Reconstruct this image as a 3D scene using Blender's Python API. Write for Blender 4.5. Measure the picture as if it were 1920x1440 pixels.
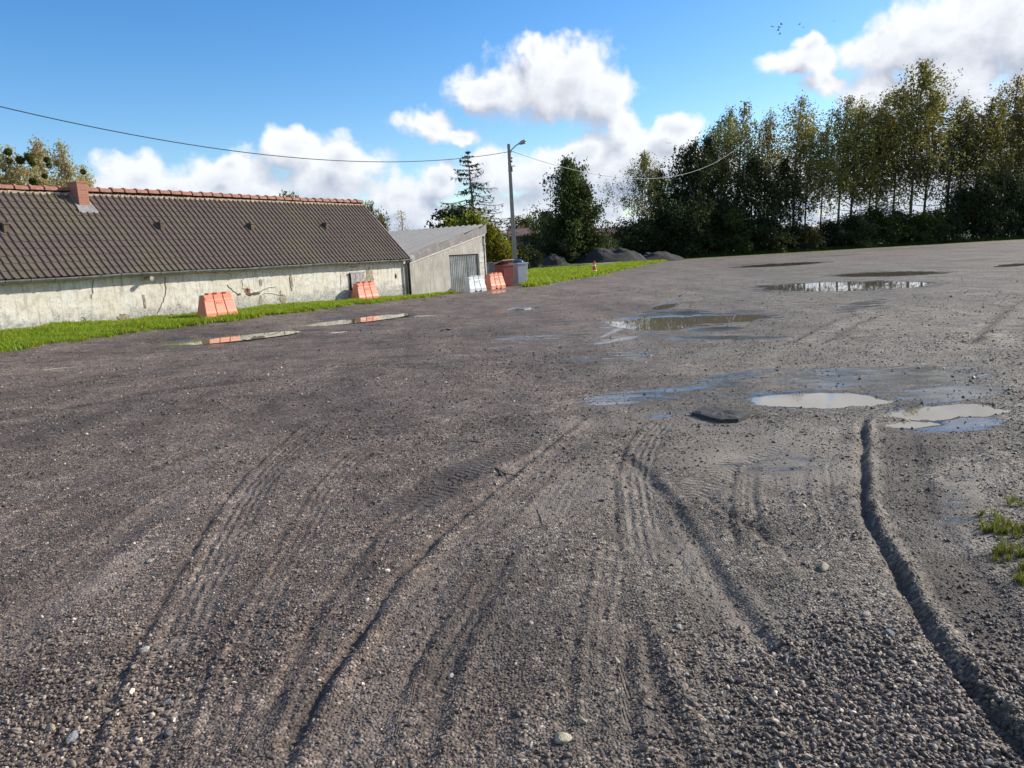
import bpy, math, random
import numpy as np
from mathutils import Vector, Matrix
for o in list(bpy.data.objects): bpy.data.objects.remove(o)
SC = bpy.context.scene
COL = SC.collection
random.seed(7); RNG = np.random.default_rng(11)
# ------------------------------------------------------------------ camera
FPX, CAMH = 1400.0, 1.75
PITCH, ROLL = math.atan(245/1400), math.radians(2.98)
Fv = np.array([0, math.cos(PITCH), -math.sin(PITCH)]); R0 = np.array([1., 0, 0]); U0 = np.array([0, math.sin(PITCH), math.cos(PITCH)])
Rv = R0*math.cos(ROLL)-U0*math.sin(ROLL); Uv = R0*math.sin(ROLL)+U0*math.cos(ROLL)
cam = bpy.data.objects.new('camera', bpy.data.cameras.new('camera')); COL.objects.link(cam)
cam.data.sensor_width = 36; cam.data.lens = 36*FPX/1920; cam.data.clip_start = .05; cam.data.clip_end = 3000
cam.matrix_world = Matrix(((Rv[0], Uv[0], -Fv[0], 0), (Rv[1], Uv[1], -Fv[1], 0), (Rv[2], Uv[2], -Fv[2], CAMH), (0, 0, 0, 1)))
SC.camera = cam
SUN_AZ, SUN_EL = math.radians(66), math.radians(28)      # clockwise from +Y
SKY_STRENGTH, SUN_STRENGTH, EXPOSURE = 0.11, 4.2, 0.65
# ------------------------------------------------------------------ node helpers
class NT:
    def __init__(s, tree): s.t = tree; s.n = tree.nodes; s.l = tree.links
    def new(s, typ, ins=None, **props):
        n = s.n.new(typ)
        for k, v in props.items(): setattr(n, k, v)
        for k, v in (ins or {}).items(): s.set(n.inputs[k], v)
        return n
    def set(s, sock, v):
        if isinstance(v, bpy.types.NodeSocket): s.l.new(v, sock)
        else:
            if isinstance(v, (tuple, list)) and len(v) == 3 and sock.type == 'RGBA': v = (*v, 1)
            sock.default_value = v
    def math(s, op, a, b=None, c=None, clamp=False):
        n = s.n.new('ShaderNodeMath'); n.operation = op; n.use_clamp = clamp
        for i, v in enumerate((a, b, c)):
            if v is not None: s.set(n.inputs[i], v)
        return n.outputs[0]
    def vmath(s, op, a, b=None, c=None, out=0):
        n = s.n.new('ShaderNodeVectorMath'); n.operation = op
        for i, v in enumerate((a, b, c)):
            if v is not None: s.set(n.inputs[i], v)
        return n.outputs[out]
    def mix(s, f, a, b, blend='MIX'):
        n = s.n.new('ShaderNodeMix'); n.data_type = 'RGBA'; n.blend_type = blend
        s.set(n.inputs[0], f); s.set(n.inputs[6], a); s.set(n.inputs[7], b)
        return n.outputs[2]
    def fmix(s, f, a, b):
        n = s.n.new('ShaderNodeMix'); n.data_type = 'FLOAT'
        s.set(n.inputs[0], f); s.set(n.inputs[2], a); s.set(n.inputs[3], b)
        return n.outputs[0]
    def noise(s, vec, scale, detail=4, rough=.55, out='Fac', dim='3D'):
        n = s.new('ShaderNodeTexNoise', {'Scale': scale, 'Detail': detail, 'Roughness': rough}, noise_dimensions=dim)
        if vec is not None: s.l.new(vec, n.inputs['Vector'])
        return n.outputs[out]
    def voro(s, vec, scale, feature='F1', out='Distance', **ins):
        n = s.new('ShaderNodeTexVoronoi', {'Scale': scale, **ins}, feature=feature)
        if vec is not None: s.l.new(vec, n.inputs['Vector'])
        return n.outputs[out]
    def step(s, v, a, b, o0=0., o1=1.):
        n = s.new('ShaderNodeMapRange', {'Value': v, 'From Min': a, 'From Max': b, 'To Min': o0, 'To Max': o1}, interpolation_type='SMOOTHSTEP')
        return n.outputs[0]
    def ramp(s, f, stops):
        n = s.n.new('ShaderNodeValToRGB'); s.set(n.inputs[0], f); e = n.color_ramp.elements
        while len(e) < len(stops): e.new(.5)
        for q, (p, c) in zip(e, stops): q.position = p; q.color = (*c, 1)
        return n.outputs[0]
    def attr(s, name, out='Fac', typ='GEOMETRY'): return s.new('ShaderNodeAttribute', attribute_name=name, attribute_type=typ).outputs[out]
    def bump(s, h, strength=.5, dist=.02, normal=None):
        n = s.new('ShaderNodeBump', {'Height': h, 'Strength': strength, 'Distance': dist})
        if normal is not None: s.l.new(normal, n.inputs['Normal'])
        return n.outputs[0]
# pixel <-> place
def ray(px, py): return Fv+(px-960)/FPX*Rv+(720-py)/FPX*Uv
CAMP = np.array([0, 0, CAMH])
def G(px, py, z=0.0): d = ray(px, py); return CAMP+d*((z-CAMH)/d[2])
def at(px, py, depth): d = ray(px, py); return CAMP+d*(depth/d[1])
def hor(px): return 720-FPX*(math.tan(PITCH)/math.cos(ROLL)+(px-960)/FPX*math.tan(ROLL))
# ------------------------------------------------------------------ sky
W = bpy.data.worlds.new('World'); SC.world = W; W.use_nodes = True
def build_world():
    W.node_tree.nodes.clear(); n = NT(W.node_tree)
    g = bpy.data.node_groups.new('cloud_density', 'ShaderNodeTree')
    g.interface.new_socket('P', in_out='INPUT', socket_type='NodeSocketVector'); g.interface.new_socket('D', in_out='OUTPUT', socket_type='NodeSocketFloat')
    q = NT(g); gi = q.n.new('NodeGroupInput'); go = q.n.new('NodeGroupOutput'); P = gi.outputs[0]
    wv = q.vmath('MULTIPLY_ADD', q.vmath('SUBTRACT', q.noise(P, 9, 2, .5, 'Color', '2D'), (.5, .5, .5)), (.05, .035, 0), P)
    wv = q.vmath('MULTIPLY_ADD', q.vmath('SUBTRACT', q.noise(P, 38, 2, .6, 'Color', '2D'), (.5, .5, .5)), (.022, .018, 0), wv)
    blobs = [(1010,165,150,72),(1065,125,105,58),(920,175,75,42),(1125,185,80,70),(1168,250,46,55),(982,96,26,34),
        (800,240,62,34),(868,256,46,24),(545,285,66,50),(650,315,85,56),(600,352,150,56),
        (268,335,90,44),(420,342,130,50),(330,372,180,50),(430,315,46,24),
        (760,375,95,38),(835,345,60,40),(905,318,56,44),(1000,325,120,52),(1090,295,85,42),(1180,315,90,60),(1275,252,72,44),(1245,300,76,56),(1050,385,190,44),(760,410,140,40),(1320,330,80,50),
        (1500,112,82,30),(1565,148,44,26),(1515,80,40,20),(1790,62,150,62),(1870,25,150,70),(1700,85,85,48),(1785,150,85,62),(1930,70,120,80),(1740,175,80,40),(1645,170,70,46),
        (1480,360,170,60),(1700,350,190,80),(1900,300,130,90),(40,390,130,42),(2000,120,150,110),(1150,428,150,30),(900,438,170,26),(1500,425,220,30)]
    acc = None
    for cx, cy, rx, ry in blobs:
        d = ray(cx, cy); az = math.atan2(d[0], d[1]); el = math.atan2(d[2], math.hypot(d[0], d[1]))
        ix, iy = FPX/rx, FPX/ry
        ln = q.vmath('LENGTH', q.vmath('MULTIPLY_ADD', wv, (ix, iy, 0), (-az*ix, -el*iy, 0)), out=1)
        v = q.math('SUBTRACT', 1.0, ln)
        acc = v if acc is None else q.math('SMOOTH_MAX', acc, v, .22)
    bn = q.new('ShaderNodeTexVoronoi', {'Vector': wv, 'Scale': 26.}, feature='F1', voronoi_dimensions='2D'); bil = bn.outputs['Distance']
    nz = q.noise(P, 16, 7, .64, 'Fac', '2D')
    acc = q.math('ADD', acc, q.math('MULTIPLY', q.math('SUBTRACT', nz, .5), 1.0))
    acc = q.math('ADD', acc, q.math('MULTIPLY', q.math('SUBTRACT', .42, bil), .38))
    q.set(go.inputs[0], acc)
    geo = n.n.new('ShaderNodeTexCoord'); dv = geo.outputs['Generated']
    s = n.new('ShaderNodeSeparateXYZ', {'Vector': n.vmath('NORMALIZE', dv)})
    az = n.math('ARCTAN2', s.outputs[0], s.outputs[1]); el = n.math('ARCSINE', s.outputs[2])
    P = n.new('ShaderNodeCombineXYZ', {'X': az, 'Y': el}).outputs[0]
    def dens(off):
        k = n.n.new('ShaderNodeGroup'); k.node_tree = g; n.set(k.inputs[0], n.vmath('ADD', P, off)); return k.outputs[0]
    def gen(off):       # the rest of the sky, out of the frame: the same sort of broken cumulus
        Q = n.vmath('ADD', P, off); v = n.math('MULTIPLY', n.math('SUBTRACT', n.noise(Q, 2.6, 6, .52, 'Fac', '2D'), .54), 5.0); return v
    sky = n.new('ShaderNodeTexSky', sky_type='NISHITA', sun_disc=False, sun_elevation=SUN_EL, sun_rotation=SUN_AZ, air_density=1.0, dust_density=.35, ozone_density=2.4)
    hs = n.new('ShaderNodeHueSaturation', {'Hue': .506, 'Saturation': 1.36, 'Value': 1.06, 'Color': sky.outputs[0]})
    bsky = n.new('ShaderNodeBackground', {'Color': hs.outputs[0], 'Strength': SKY_STRENGTH}).outputs[0]
    low = n.step(el, .03, .16); above = n.step(el, -.02, .02)
    def cloudy(fn):
        d0, d1 = fn((0, 0, 0)), fn((.014, .026, 0))
        alpha = n.math('MULTIPLY', n.math('MULTIPLY', n.step(d0, -.06, .40), above), .97)
        lit = n.math('MULTIPLY_ADD', n.math('SUBTRACT', d0, d1), 1.15, .62, clamp=True)
        lit = n.math('SUBTRACT', lit, n.step(d0, .45, 1.4, 0, .6), clamp=True)
        dark = n.mix(low, (2.7, 3.15, 4.1), (3.1, 3.3, 3.85)); light = n.mix(low, (5.1, 5.35, 5.8), (5.9, 6.0, 6.2))
        bc = n.new('ShaderNodeBackground', {'Color': n.mix(lit, dark, light), 'Strength': SKY_STRENGTH}).outputs[0]
        return n.new('ShaderNodeMixShader', {0: alpha, 1: bsky, 2: bc}).outputs[0]
    outm = n.math('MAXIMUM', n.step(n.math('ABSOLUTE', az), .80, 1.0), n.step(el, .44, .6))
    out = n.n.new('ShaderNodeOutputWorld')
    n.l.new(n.new('ShaderNodeMixShader', {0: outm, 1: cloudy(dens), 2: cloudy(gen)}).outputs[0], out.inputs[0])
build_world()
W.cycles.sampling_method = 'MANUAL'; W.cycles.sample_map_resolution = 256
sl = bpy.data.lights.new('sun', 'SUN'); sl.energy = SUN_STRENGTH; sl.angle = math.radians(.53); sl.color = (1, .93, .82)
sun = bpy.data.objects.new('sun', sl); COL.objects.link(sun)
SD = Vector((math.sin(SUN_AZ)*math.cos(SUN_EL), math.cos(SUN_AZ)*math.cos(SUN_EL), math.sin(SUN_EL)))
sun.rotation_euler = SD.to_track_quat('Z', 'Y').to_euler(); sun.location = (60, 20, 40)
SC.view_settings.view_transform = 'Standard'; SC.view_settings.look = 'None'; SC.view_settings.exposure = EXPOSURE; SC.view_settings.gamma = 1
SC.view_settings.use_curve_mapping = False
SC.render.engine = 'CYCLES'
# ------------------------------------------------------------------ object helpers
def tag(o, label=None, cat=None, group=None, kind=None):
    if label: o['label'] = label
    if cat: o['category'] = cat
    if group: o['group'] = group
    if kind: o['kind'] = kind
    return o
def empty(name, loc=(0, 0, 0), rz=0.0, label=None, cat=None, group=None):
    o = bpy.data.objects.new(name, None); COL.objects.link(o); o.location = [float(c) for c in loc]; o.rotation_euler = (0, 0, rz); o.empty_display_size = .2
    return tag(o, label, cat, group)
def link(name, me, parent=None, mat=None, smooth=False):
    o = bpy.data.objects.new(name, me); COL.objects.link(o)
    if parent is not None: o.parent = parent
    if mat is not None and not me.materials: me.materials.append(mat)
    if smooth: me.polygons.foreach_set('use_smooth', np.ones(len(me.polygons), bool))
    return o
def fast_mesh(name, V, F, attrs=None, smooth=False):
    me = bpy.data.meshes.new(name); V = np.asarray(V, np.float32); F = np.asarray(F, np.int32); k = F.shape[1]
    me.vertices.add(len(V)); me.vertices.foreach_set('co', V.ravel())
    me.loops.add(F.size); me.loops.foreach_set('vertex_index', F.ravel())
    me.polygons.add(len(F)); me.polygons.foreach_set('loop_start', np.arange(0, F.size, k, dtype=np.int32))
    if smooth: me.polygons.foreach_set('use_smooth', np.ones(len(F), bool))
    for nm, a in (attrs or {}).items():
        at_ = me.attributes.new(nm, 'FLOAT', 'POINT'); at_.data.foreach_set('value', np.asarray(a, np.float32))
    me.update(calc_edges=True); me.validate()
    return me
class MB:
    def __init__(s): s.v = []; s.f = []
    def add(s, vs, fs):
        b = len(s.v); s.v += [tuple(float(c) for c in v) for v in vs]; s.f += [tuple(i+b for i in f) for f in fs]; return s
    def box(s, x0, x1, y0, y1, z0, z1):
        return s.add([(x0,y0,z0),(x1,y0,z0),(x1,y1,z0),(x0,y1,z0),(x0,y0,z1),(x1,y0,z1),(x1,y1,z1),(x0,y1,z1)],
                     [(0,3,2,1),(4,5,6,7),(0,1,5,4),(1,2,6,5),(2,3,7,6),(3,0,4,7)])
    def hexa(s, b, t):  # bottom 4, top 4 (counter-clockwise seen from above)
        return s.add(list(b)+list(t), [(0,3,2,1),(4,5,6,7),(0,1,5,4),(1,2,6,5),(2,3,7,6),(3,0,4,7)])
    def tube(s, pts, rad, n=6, caps=True):
        pts = [Vector([float(c) for c in p]) for p in pts]
        if not hasattr(rad, '__len__'): rad = [rad]*len(pts)
        base = len(s.v); prev = None
        for i, p in enumerate(pts):
            d = (pts[min(i+1, len(pts)-1)]-pts[max(i-1, 0)]); d = d.normalized() if d.length > 1e-9 else Vector((0,0,1))
            a = prev if prev is not None else (Vector((1,0,0)) if abs(d.x) < .8 else Vector((0,1,0)))
            a = (a-d*a.dot(d)).normalized(); b = d.cross(a); prev = a
            for k in range(n):
                t = 2*math.pi*k/n; q = p+(a*math.cos(t)+b*math.sin(t))*rad[i]; s.v.append(tuple(q))
        for i in range(len(pts)-1):
            for k in range(n):
                s.f.append((base+i*n+k, base+i*n+(k+1)%n, base+(i+1)*n+(k+1)%n, base+(i+1)*n+k))
        if caps:
            s.f.append(tuple(base+k for k in range(n))[::-1]); s.f.append(tuple(base+(len(pts)-1)*n+k for k in range(n)))
        return s
    def lathe(s, prof, n=16, c=(0,0,0)):  # (r, z)
        base = len(s.v)
        for r, z in prof:
            for k in range(n):
                t = 2*math.pi*k/n; s.v.append((c[0]+r*math.cos(t), c[1]+r*math.sin(t), c[2]+z))
        for i in range(len(prof)-1):
            for k in range(n): s.f.append((base+i*n+k, base+i*n+(k+1)%n, base+(i+1)*n+(k+1)%n, base+(i+1)*n+k))
        s.f.append(tuple(base+k for k in range(n))[::-1]); s.f.append(tuple(base+(len(prof)-1)*n+k for k in range(n)))
        return s
    def prism(s, poly, y0, y1):  # polygon in x,z, extruded along y
        n = len(poly); return s.add([(x, y0, z) for x, z in poly]+[(x, y1, z) for x, z in poly],
            [tuple(range(n)), tuple(range(2*n-1, n-1, -1))]+[(i, i+n, (i+1) % n+n, (i+1) % n) for i in range(n)])
    def mesh(s, name):
        me = bpy.data.meshes.new(name); me.from_pydata(s.v, [], s.f); me.update(); return me
    def build(s, name, mat, parent=None, smooth=False, bevel=0):
        me = s.mesh(name); o = link(name, me, parent, mat, smooth)
        if bevel:
            m = o.modifiers.new('bevel', 'BEVEL'); m.width = bevel; m.segments = 2; m.limit_method = 'ANGLE'; m.angle_limit = math.radians(40)
        return o
# value noise in numpy
_T = np.random.default_rng(3).random((256, 256)).astype(np.float32)
def vnoise(x, y, seed=0):
    x = x+seed*17.31; y = y+seed*41.77
    xi = np.floor(x).astype(np.int64); yi = np.floor(y).astype(np.int64); fx = x-xi; fy = y-yi
    fx = fx*fx*(3-2*fx); fy = fy*fy*(3-2*fy)
    a = _T[xi & 255, yi & 255]; b = _T[(xi+1) & 255, yi & 255]; c = _T[xi & 255, (yi+1) & 255]; d = _T[(xi+1) & 255, (yi+1) & 255]
    return (a*(1-fx)+b*fx)*(1-fy)+(c*(1-fx)+d*fx)*fy-.5
def fbm(x, y, sc, oct=4, seed=0):
    r = 0; a = 1.; t = 0
    for i in range(oct): r = r+a*vnoise(x*sc, y*sc, seed+i*3); t += a; a *= .5; sc *= 2.07
    return r/t
def sstep(v, a, b): t = np.clip((v-a)/(b-a), 0, 1); return t*t*(3-2*t)
# ------------------------------------------------------------------ materials
def material(name, fn):
    m = bpy.data.materials.new(name); m.use_nodes = True; n = NT(m.node_tree); b = n.n['Principled BSDF']
    fn(n, b); return m
def pos(n): return n.n.new('ShaderNodeNewGeometry').outputs['Position']
def obc(n): return n.n.new('ShaderNodeTexCoord').outputs['Object']
def plain(name, c, rough=.6, var=.25, scale=6, metal=0, bump=.0, bscale=60, dirt=None):
    def fn(n, b):
        P = obc(n); nz = n.noise(P, scale, 6, .6)
        c0 = tuple(v*(1-var) for v in c); c1 = tuple(min(1, v*(1+var)) for v in c)
        col = n.mix(n.step(nz, .3, .7), c0, c1)
        if dirt: col = n.mix(n.math('MULTIPLY', n.step(n.noise(P, scale*.6, 8, .7), .48, .72), dirt[1]), col, dirt[0])
        n.set(b.inputs['Base Color'], col); b.inputs['Metallic'].default_value = metal
        n.set(b.inputs['Roughness'], n.math('MULTIPLY_ADD', nz, .25, rough-.12))
        if bump: n.set(b.inputs['Normal'], n.bump(n.noise(P, bscale, 5, .6), bump, .01))
    return material(name, fn)
M = {}
def ground_mat(n, b):
    P = pos(n); wet = n.attr('wet'); soil_and_shade = n.attr('soil_and_shade'); smo = n.attr('smooth'); grs = n.attr('grass')
    big = n.noise(P, .55, 5, .6); mid = n.noise(P, 3.1, 6, .62); fine = n.noise(P, 42, 4, .65)
    v1 = n.new('ShaderNodeTexVoronoi', {'Vector': P, 'Scale': 70.}, voronoi_dimensions='2D'); v2 = n.new('ShaderNodeTexVoronoi', {'Vector': P, 'Scale': 27.}, voronoi_dimensions='2D'); cellc, cd, cell2, cd2 = v1.outputs['Color'], v1.outputs['Distance'], v2.outputs['Color'], v2.outputs['Distance']
    base = n.mix(n.step(big, .35, .66), (.132, .090, .067), (.165, .120, .091))
    base = n.mix(n.step(mid, .38, .72), base, (.215, .168, .130))
    stv = n.vmath('MULTIPLY', P, (.42, 1.25, 1)); stk = n.noise(stv, 1.15, 8, .74)
    olive = n.attr('olive'); base = n.mix(olive, base, n.mix(n.step(mid, .35, .7), (.138, .114, .083), (.215, .186, .145)))
    cv = n.new('ShaderNodeSeparateColor', {'Color': cellc}).outputs[0]; cv2 = n.new('ShaderNodeSeparateColor', {'Color': cell2}).outputs[1]
    f = n.math('MULTIPLY_ADD', n.math('POWER', cv, 2.2), 1.5, .42); f2 = n.math('MULTIPLY_ADD', n.math('POWER', cv2, 3.), .7, .78)
    f = n.fmix(smo, n.math('MULTIPLY', f, f2), 1.0)
    base = n.mix(1.0, base, n.new('ShaderNodeCombineColor', {'Red': f, 'Green': f, 'Blue': f}).outputs[0], 'MULTIPLY')
    far = n.step(n.new('ShaderNodeSeparateXYZ', {'Vector': P}).outputs[1], 3., 16., .35, 1.)
    base = n.mix(n.math('MULTIPLY', n.step(stk, .47, .34), far), base, n.mix(1., base, (.50, .48, .46), 'MULTIPLY'))
    base = n.mix(n.math('MULTIPLY', n.step(stk, .56, .70), far), base, n.mix(1., base, (1.42, 1.42, 1.42), 'MULTIPLY'))
    tn = n.attr('tone'); base = n.mix(1., base, n.new('ShaderNodeCombineColor', {'Red': tn, 'Green': tn, 'Blue': tn}).outputs[0], 'MULTIPLY')
    base = n.mix(n.math('MULTIPLY', soil_and_shade, .9), base, n.mix(fine, (.030, .021, .015), (.066, .048, .035)))  # dark soil colour; in the rut grooves it also carries painted shadow
    base = n.mix(n.math('MULTIPLY', smo, .55), base, n.mix(fine, (.175, .148, .118), (.23, .20, .16)))
    wn = n.noise(n.vmath('MULTIPLY', P, (.38, 1.7, 1)), 2.2, 10, .76)
    we = n.step(n.math('MULTIPLY_ADD', n.math('SUBTRACT', wn, .5), 2.3, wet), .38, .62)
    base = n.mix(n.math('MULTIPLY', we, .55), base, (.075, .065, .05))
    base = n.mix(grs, base, n.mix(mid, (.07, .11, .014), (.15, .17, .04)))
    n.set(b.inputs['Base Color'], base)
    damp = n.step(n.noise(P, 1.1, 6, .65), .42, .7)
    r = n.fmix(damp, .86, .66); r = n.fmix(we, r, n.math('MULTIPLY_ADD', fine, .20, .02)); n.set(b.inputs['Roughness'], r)
    b.inputs['IOR'].default_value = 1.50
    h = n.math('ADD', n.math('MULTIPLY', n.math('SUBTRACT', 1, cd), .9), n.math('MULTIPLY', n.math('SUBTRACT', 1, cd2), .9))
    h = n.math('ADD', h, n.math('MULTIPLY', n.noise(P, 16, 5, .6), 1.6))
    s, d, m = n.attr('trk_s'), n.attr('trk_d'), n.attr('trk_m'); lug = n.attr('trk_l')
    gr = n.math('SINE', n.math('MULTIPLY', d, 105.)); lg = n.math('SINE', n.math('MULTIPLY_ADD', s, 95., n.math('MULTIPLY', n.math('ABSOLUTE', d), 40)))
    wob = n.noise(P, 9, 3)
    tr = n.math('MULTIPLY', n.math('MULTIPLY', n.fmix(lug, gr, lg), n.math('MULTIPLY', m, n.attr('trk_g'))), n.step(wob, .38, .62))
    keep = n.math('MULTIPLY', n.math('SUBTRACT', 1, n.math('MULTIPLY', we, .96)), n.math('SUBTRACT', 1, n.math('MAXIMUM', n.math('MULTIPLY', smo, .75), n.math('MULTIPLY', soil_and_shade, .5))))
    nb = n.bump(n.math('MULTIPLY', h, keep), .85, .012)
    nb = n.bump(tr, .8, .008, nb)
    n.set(b.inputs['Normal'], nb)
M['ground'] = material('gravel_ground', ground_mat)
def water_mat(n, b):
    P = pos(n)
    n.set(b.inputs['Base Color'], n.mix(n.noise(P, 2.2, 4), (.17, .145, .098), (.21, .18, .125)))
    b.inputs['Roughness'].default_value = .015; b.inputs['IOR'].default_value = 1.4
    n.set(b.inputs['Normal'], n.bump(n.noise(P, 5, 2), .02, .01))
M['water'] = material('puddle_water', water_mat)
def stone_mat(n, b):
    oi = n.n.new('ShaderNodeObjectInfo'); r = oi.outputs['Random']; P = obc(n)
    c = n.ramp(r, [(0, (.050, .036, .027)), (.35, (.098, .070, .052)), (.65, (.145, .110, .084)), (.84, (.205, .165, .130)), (.93, (.28, .225, .17)), (.975, (.42, .35, .27)), (1, (.60, .52, .41))])
    c = n.mix(n.math('MULTIPLY', n.step(n.noise(P, 1.6, 5, .7), .45, .65), .55), c, (.085, .062, .046))
    tn = n.attr('tone', 'Fac', 'INSTANCER'); c = n.mix(1., c, n.new('ShaderNodeCombineColor', {'Red': tn, 'Green': tn, 'Blue': tn}).outputs[0], 'MULTIPLY')
    n.set(b.inputs['Base Color'], c); n.set(b.inputs['Roughness'], n.math('MULTIPLY_ADD', r, .3, .5))
M['stone'] = material('pebble_stone', stone_mat)
def plaster_mat(n, b):
    P = obc(n); s = n.new('ShaderNodeSeparateXYZ', {'Vector': P})
    big = n.noise(P, .8, 6, .65); mid = n.noise(P, 4.5, 7, .65)
    stre = n.noise(n.vmath('MULTIPLY', P, (7, 7, .7)), 1.6, 6, .65); grain = n.noise(P, 45, 4, .7)
    c = n.mix(n.step(big, .35, .7), (.69, .63, .51), (.77, .74, .67))
    c = n.mix(n.math('MULTIPLY', n.step(mid, .46, .66), .6), c, (.40, .36, .28))
    c = n.mix(n.math('MULTIPLY', n.step(stre, .50, .66), .6), c, (.33, .30, .24))
    foot = n.step(n.math('MULTIPLY_ADD', n.noise(P, 2.3, 7, .7), 1.3, n.math('MULTIPLY', s.outputs[2], -.62)), .12, .40)
    c = n.mix(n.math('MULTIPLY', foot, .95), c, n.mix(n.step(n.noise(P, 14, 6, .7), .4, .62), (.52, .50, .46), (.22, .21, .19)))
    pits = n.step(n.noise(P, 17, 5, .78), .54, .66); c = n.mix(n.math('MULTIPLY', pits, .55), c, (.24, .21, .17))
    c = n.mix(n.math('MULTIPLY', grain, .35), c, n.mix(1, c, (.6, .58, .54), 'MULTIPLY'))
    n.set(b.inputs['Base Color'], c); b.inputs['Roughness'].default_value = .9
    n.set(b.inputs['Normal'], n.bump(n.math('ADD', n.math('MULTIPLY', mid, .8), n.math('MULTIPLY', grain, .5)), .8, .03))
M['plaster'] = material('lime_plaster', plaster_mat)
def plaster2(n, b):
    P = obc(n); stre = n.noise(n.vmath('MULTIPLY', P, (9, 9, .8)), 1.5, 7, .7); big = n.noise(P, 1.2, 6, .65); grain = n.noise(P, 40, 4, .7)
    c = n.mix(n.step(big, .35, .68), (.34, .315, .26), (.46, .44, .38)); c = n.mix(n.math('MULTIPLY', n.step(stre, .45, .66), .7), c, (.25, .23, .19))
    c = n.mix(n.math('MULTIPLY', n.step(n.noise(P, 16, 5, .75), .55, .68), .5), c, (.2, .18, .15))
    n.set(b.inputs['Base Color'], c); b.inputs['Roughness'].default_value = .92; n.set(b.inputs['Normal'], n.bump(n.math('ADD', stre, grain), .6, .02))
M['plaster2'] = material('weathered_render', plaster2)
def tile_mat(n, b):
    P = pos(n); r = n.n.new('ShaderNodeObjectInfo').outputs['Random']
    cell = n.new('ShaderNodeSeparateColor', {'Color': n.voro(n.vmath('MULTIPLY', P, (1, 1, 1)), 3.6, 'F1', 'Color')}).outputs[0]
    c = n.mix(n.noise(P, 3, 6, .65), (.074, .050, .039), (.130, .094, .075))
    c = n.mix(n.math('MULTIPLY', cell, .35), c, (.07, .05, .04))
    c = n.mix(n.math('MULTIPLY', n.step(n.noise(P, .5, 5, .65), .42, .66), .6), c, (.115, .10, .05))
    c = n.mix(n.step(n.noise(P, 30, 3, .6), .70, .74), c, (.30, .28, .24))
    n.set(b.inputs['Base Color'], c); b.inputs['Roughness'].default_value = .8
    n.set(b.inputs['Normal'], n.bump(n.noise(P, 60, 4, .7), .35, .006))
M['tile'] = material('concrete_roof_tile', tile_mat)
M['ridge'] = plain('terracotta_ridge', (.31, .135, .085), .8, .3, 5, bump=.3, dirt=((.18, .10, .07), .6))
M['mortar'] = plain('lime_mortar', (.42, .33, .23), .9, .3, 9, bump=.6)
def brick_mat(n, b):
    P = obc(n); br = n.new('ShaderNodeTexBrick', {'Color1': (.36, .125, .075, 1), 'Color2': (.27, .09, .06, 1), 'Mortar': (.33, .2, .14, 1), 'Scale': 1, 'Mortar Size': .012, 'Brick Width': .24, 'Row Height': .075})
    n.l.new(n.vmath('MULTIPLY', n.new('ShaderNodeVectorRotate', {'Vector': P, 'Angle': math.pi/2}, rotation_type='X_AXIS').outputs[0], (1, 1, 1)), br.inputs['Vector'])
    c = n.mix(n.math('MULTIPLY', n.noise(P, 12, 5, .7), .5), br.outputs['Color'], (.42, .2, .14))
    n.set(b.inputs['Base Color'], c); b.inputs['Roughness'].default_value = .88; n.set(b.inputs['Normal'], n.bump(n.noise(P, 40, 4), .4, .01))
M['brick'] = material('red_chimney_brick', brick_mat)
M['zinc'] = plain('weathered_zinc', (.24, .25, .25), .5, .25, 4, metal=.55, dirt=((.30, .29, .26), .5))
M['lead'] = plain('grey_lead', (.25, .24, .225), .55, .25, 5, metal=.3, dirt=((.55, .53, .5), .4))
M['dark_pipe'] = plain('dark_downpipe', (.05, .048, .045), .5, .3)
M['crack'] = plain('crack_shadow', (.10, .075, .055), .95, .4, 20)
M['rubble'] = plain('exposed_rubble', (.30, .25, .18), .95, .4, 14, bump=.9, bscale=25)
M['rawbrick'] = plain('exposed_brick', (.26, .10, .06), .95, .4, 20, bump=.8, bscale=30)
M['plank'] = plain('grey_weathered_plank', (.33, .31, .30), .85, .3, 8, bump=.4, dirt=((.2, .18, .16), .6))
M['vent'] = plain('mossy_roof_vent', (.10, .075, .05), .85, .35, 8, bump=.4)
M['pvc'] = plain('dirty_pipe', (.36, .31, .24), .6, .3, 10)
def corr_roof(n, b):
    P = obc(n); c = n.mix(n.noise(P, 1.5, 6, .65), (.20, .195, .185), (.30, .29, .275))
    c = n.mix(n.math('MULTIPLY', n.step(n.noise(P, 5, 7, .7), .52, .7), .5), c, (.2, .19, .17))
    n.set(b.inputs['Base Color'], c); b.inputs['Roughness'].default_value = .8
M['fibro'] = material('fibre_cement', corr_roof)
M['fascia'] = plain('grey_brown_flashing', (.165, .145, .138), .6, .15, 3, dirt=((.42, .40, .39), .55))
M['door_metal'] = plain('galvanised_door', (.44, .43, .39), .5, .2, 3, metal=.25, dirt=((.24, .22, .19), .6))
M['block'] = plain('pale_blockwork', (.50, .48, .43), .9, .2, 8, bump=.5)
M['void'] = plain('dark_gap', (.02, .02, .02), .9, .2)
M['orange'] = plain('faded_orange_plastic', (.72, .245, .14), .55, .12, 2.5, dirt=((.42, .17, .11), .7))
M['white_p'] = plain('white_plastic', (.72, .72, .69), .5, .06, 3, dirt=((.5, .48, .43), .4))
M['cone_o'] = plain('cone_orange', (.75, .085, .02), .5, .1)
M['cone_w'] = plain('cone_white', (.75, .74, .72), .5, .08, dirt=((.5, .45, .4), .5))
M['cone_base'] = plain('cone_base', (.50, .13, .07), .7, .2, dirt=((.3, .2, .15), .6))
M['bin_grey'] = plain('bin_grey', (.24, .24, .255), .5, .08, 3, dirt=((.3, .28, .26), .3))
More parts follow.
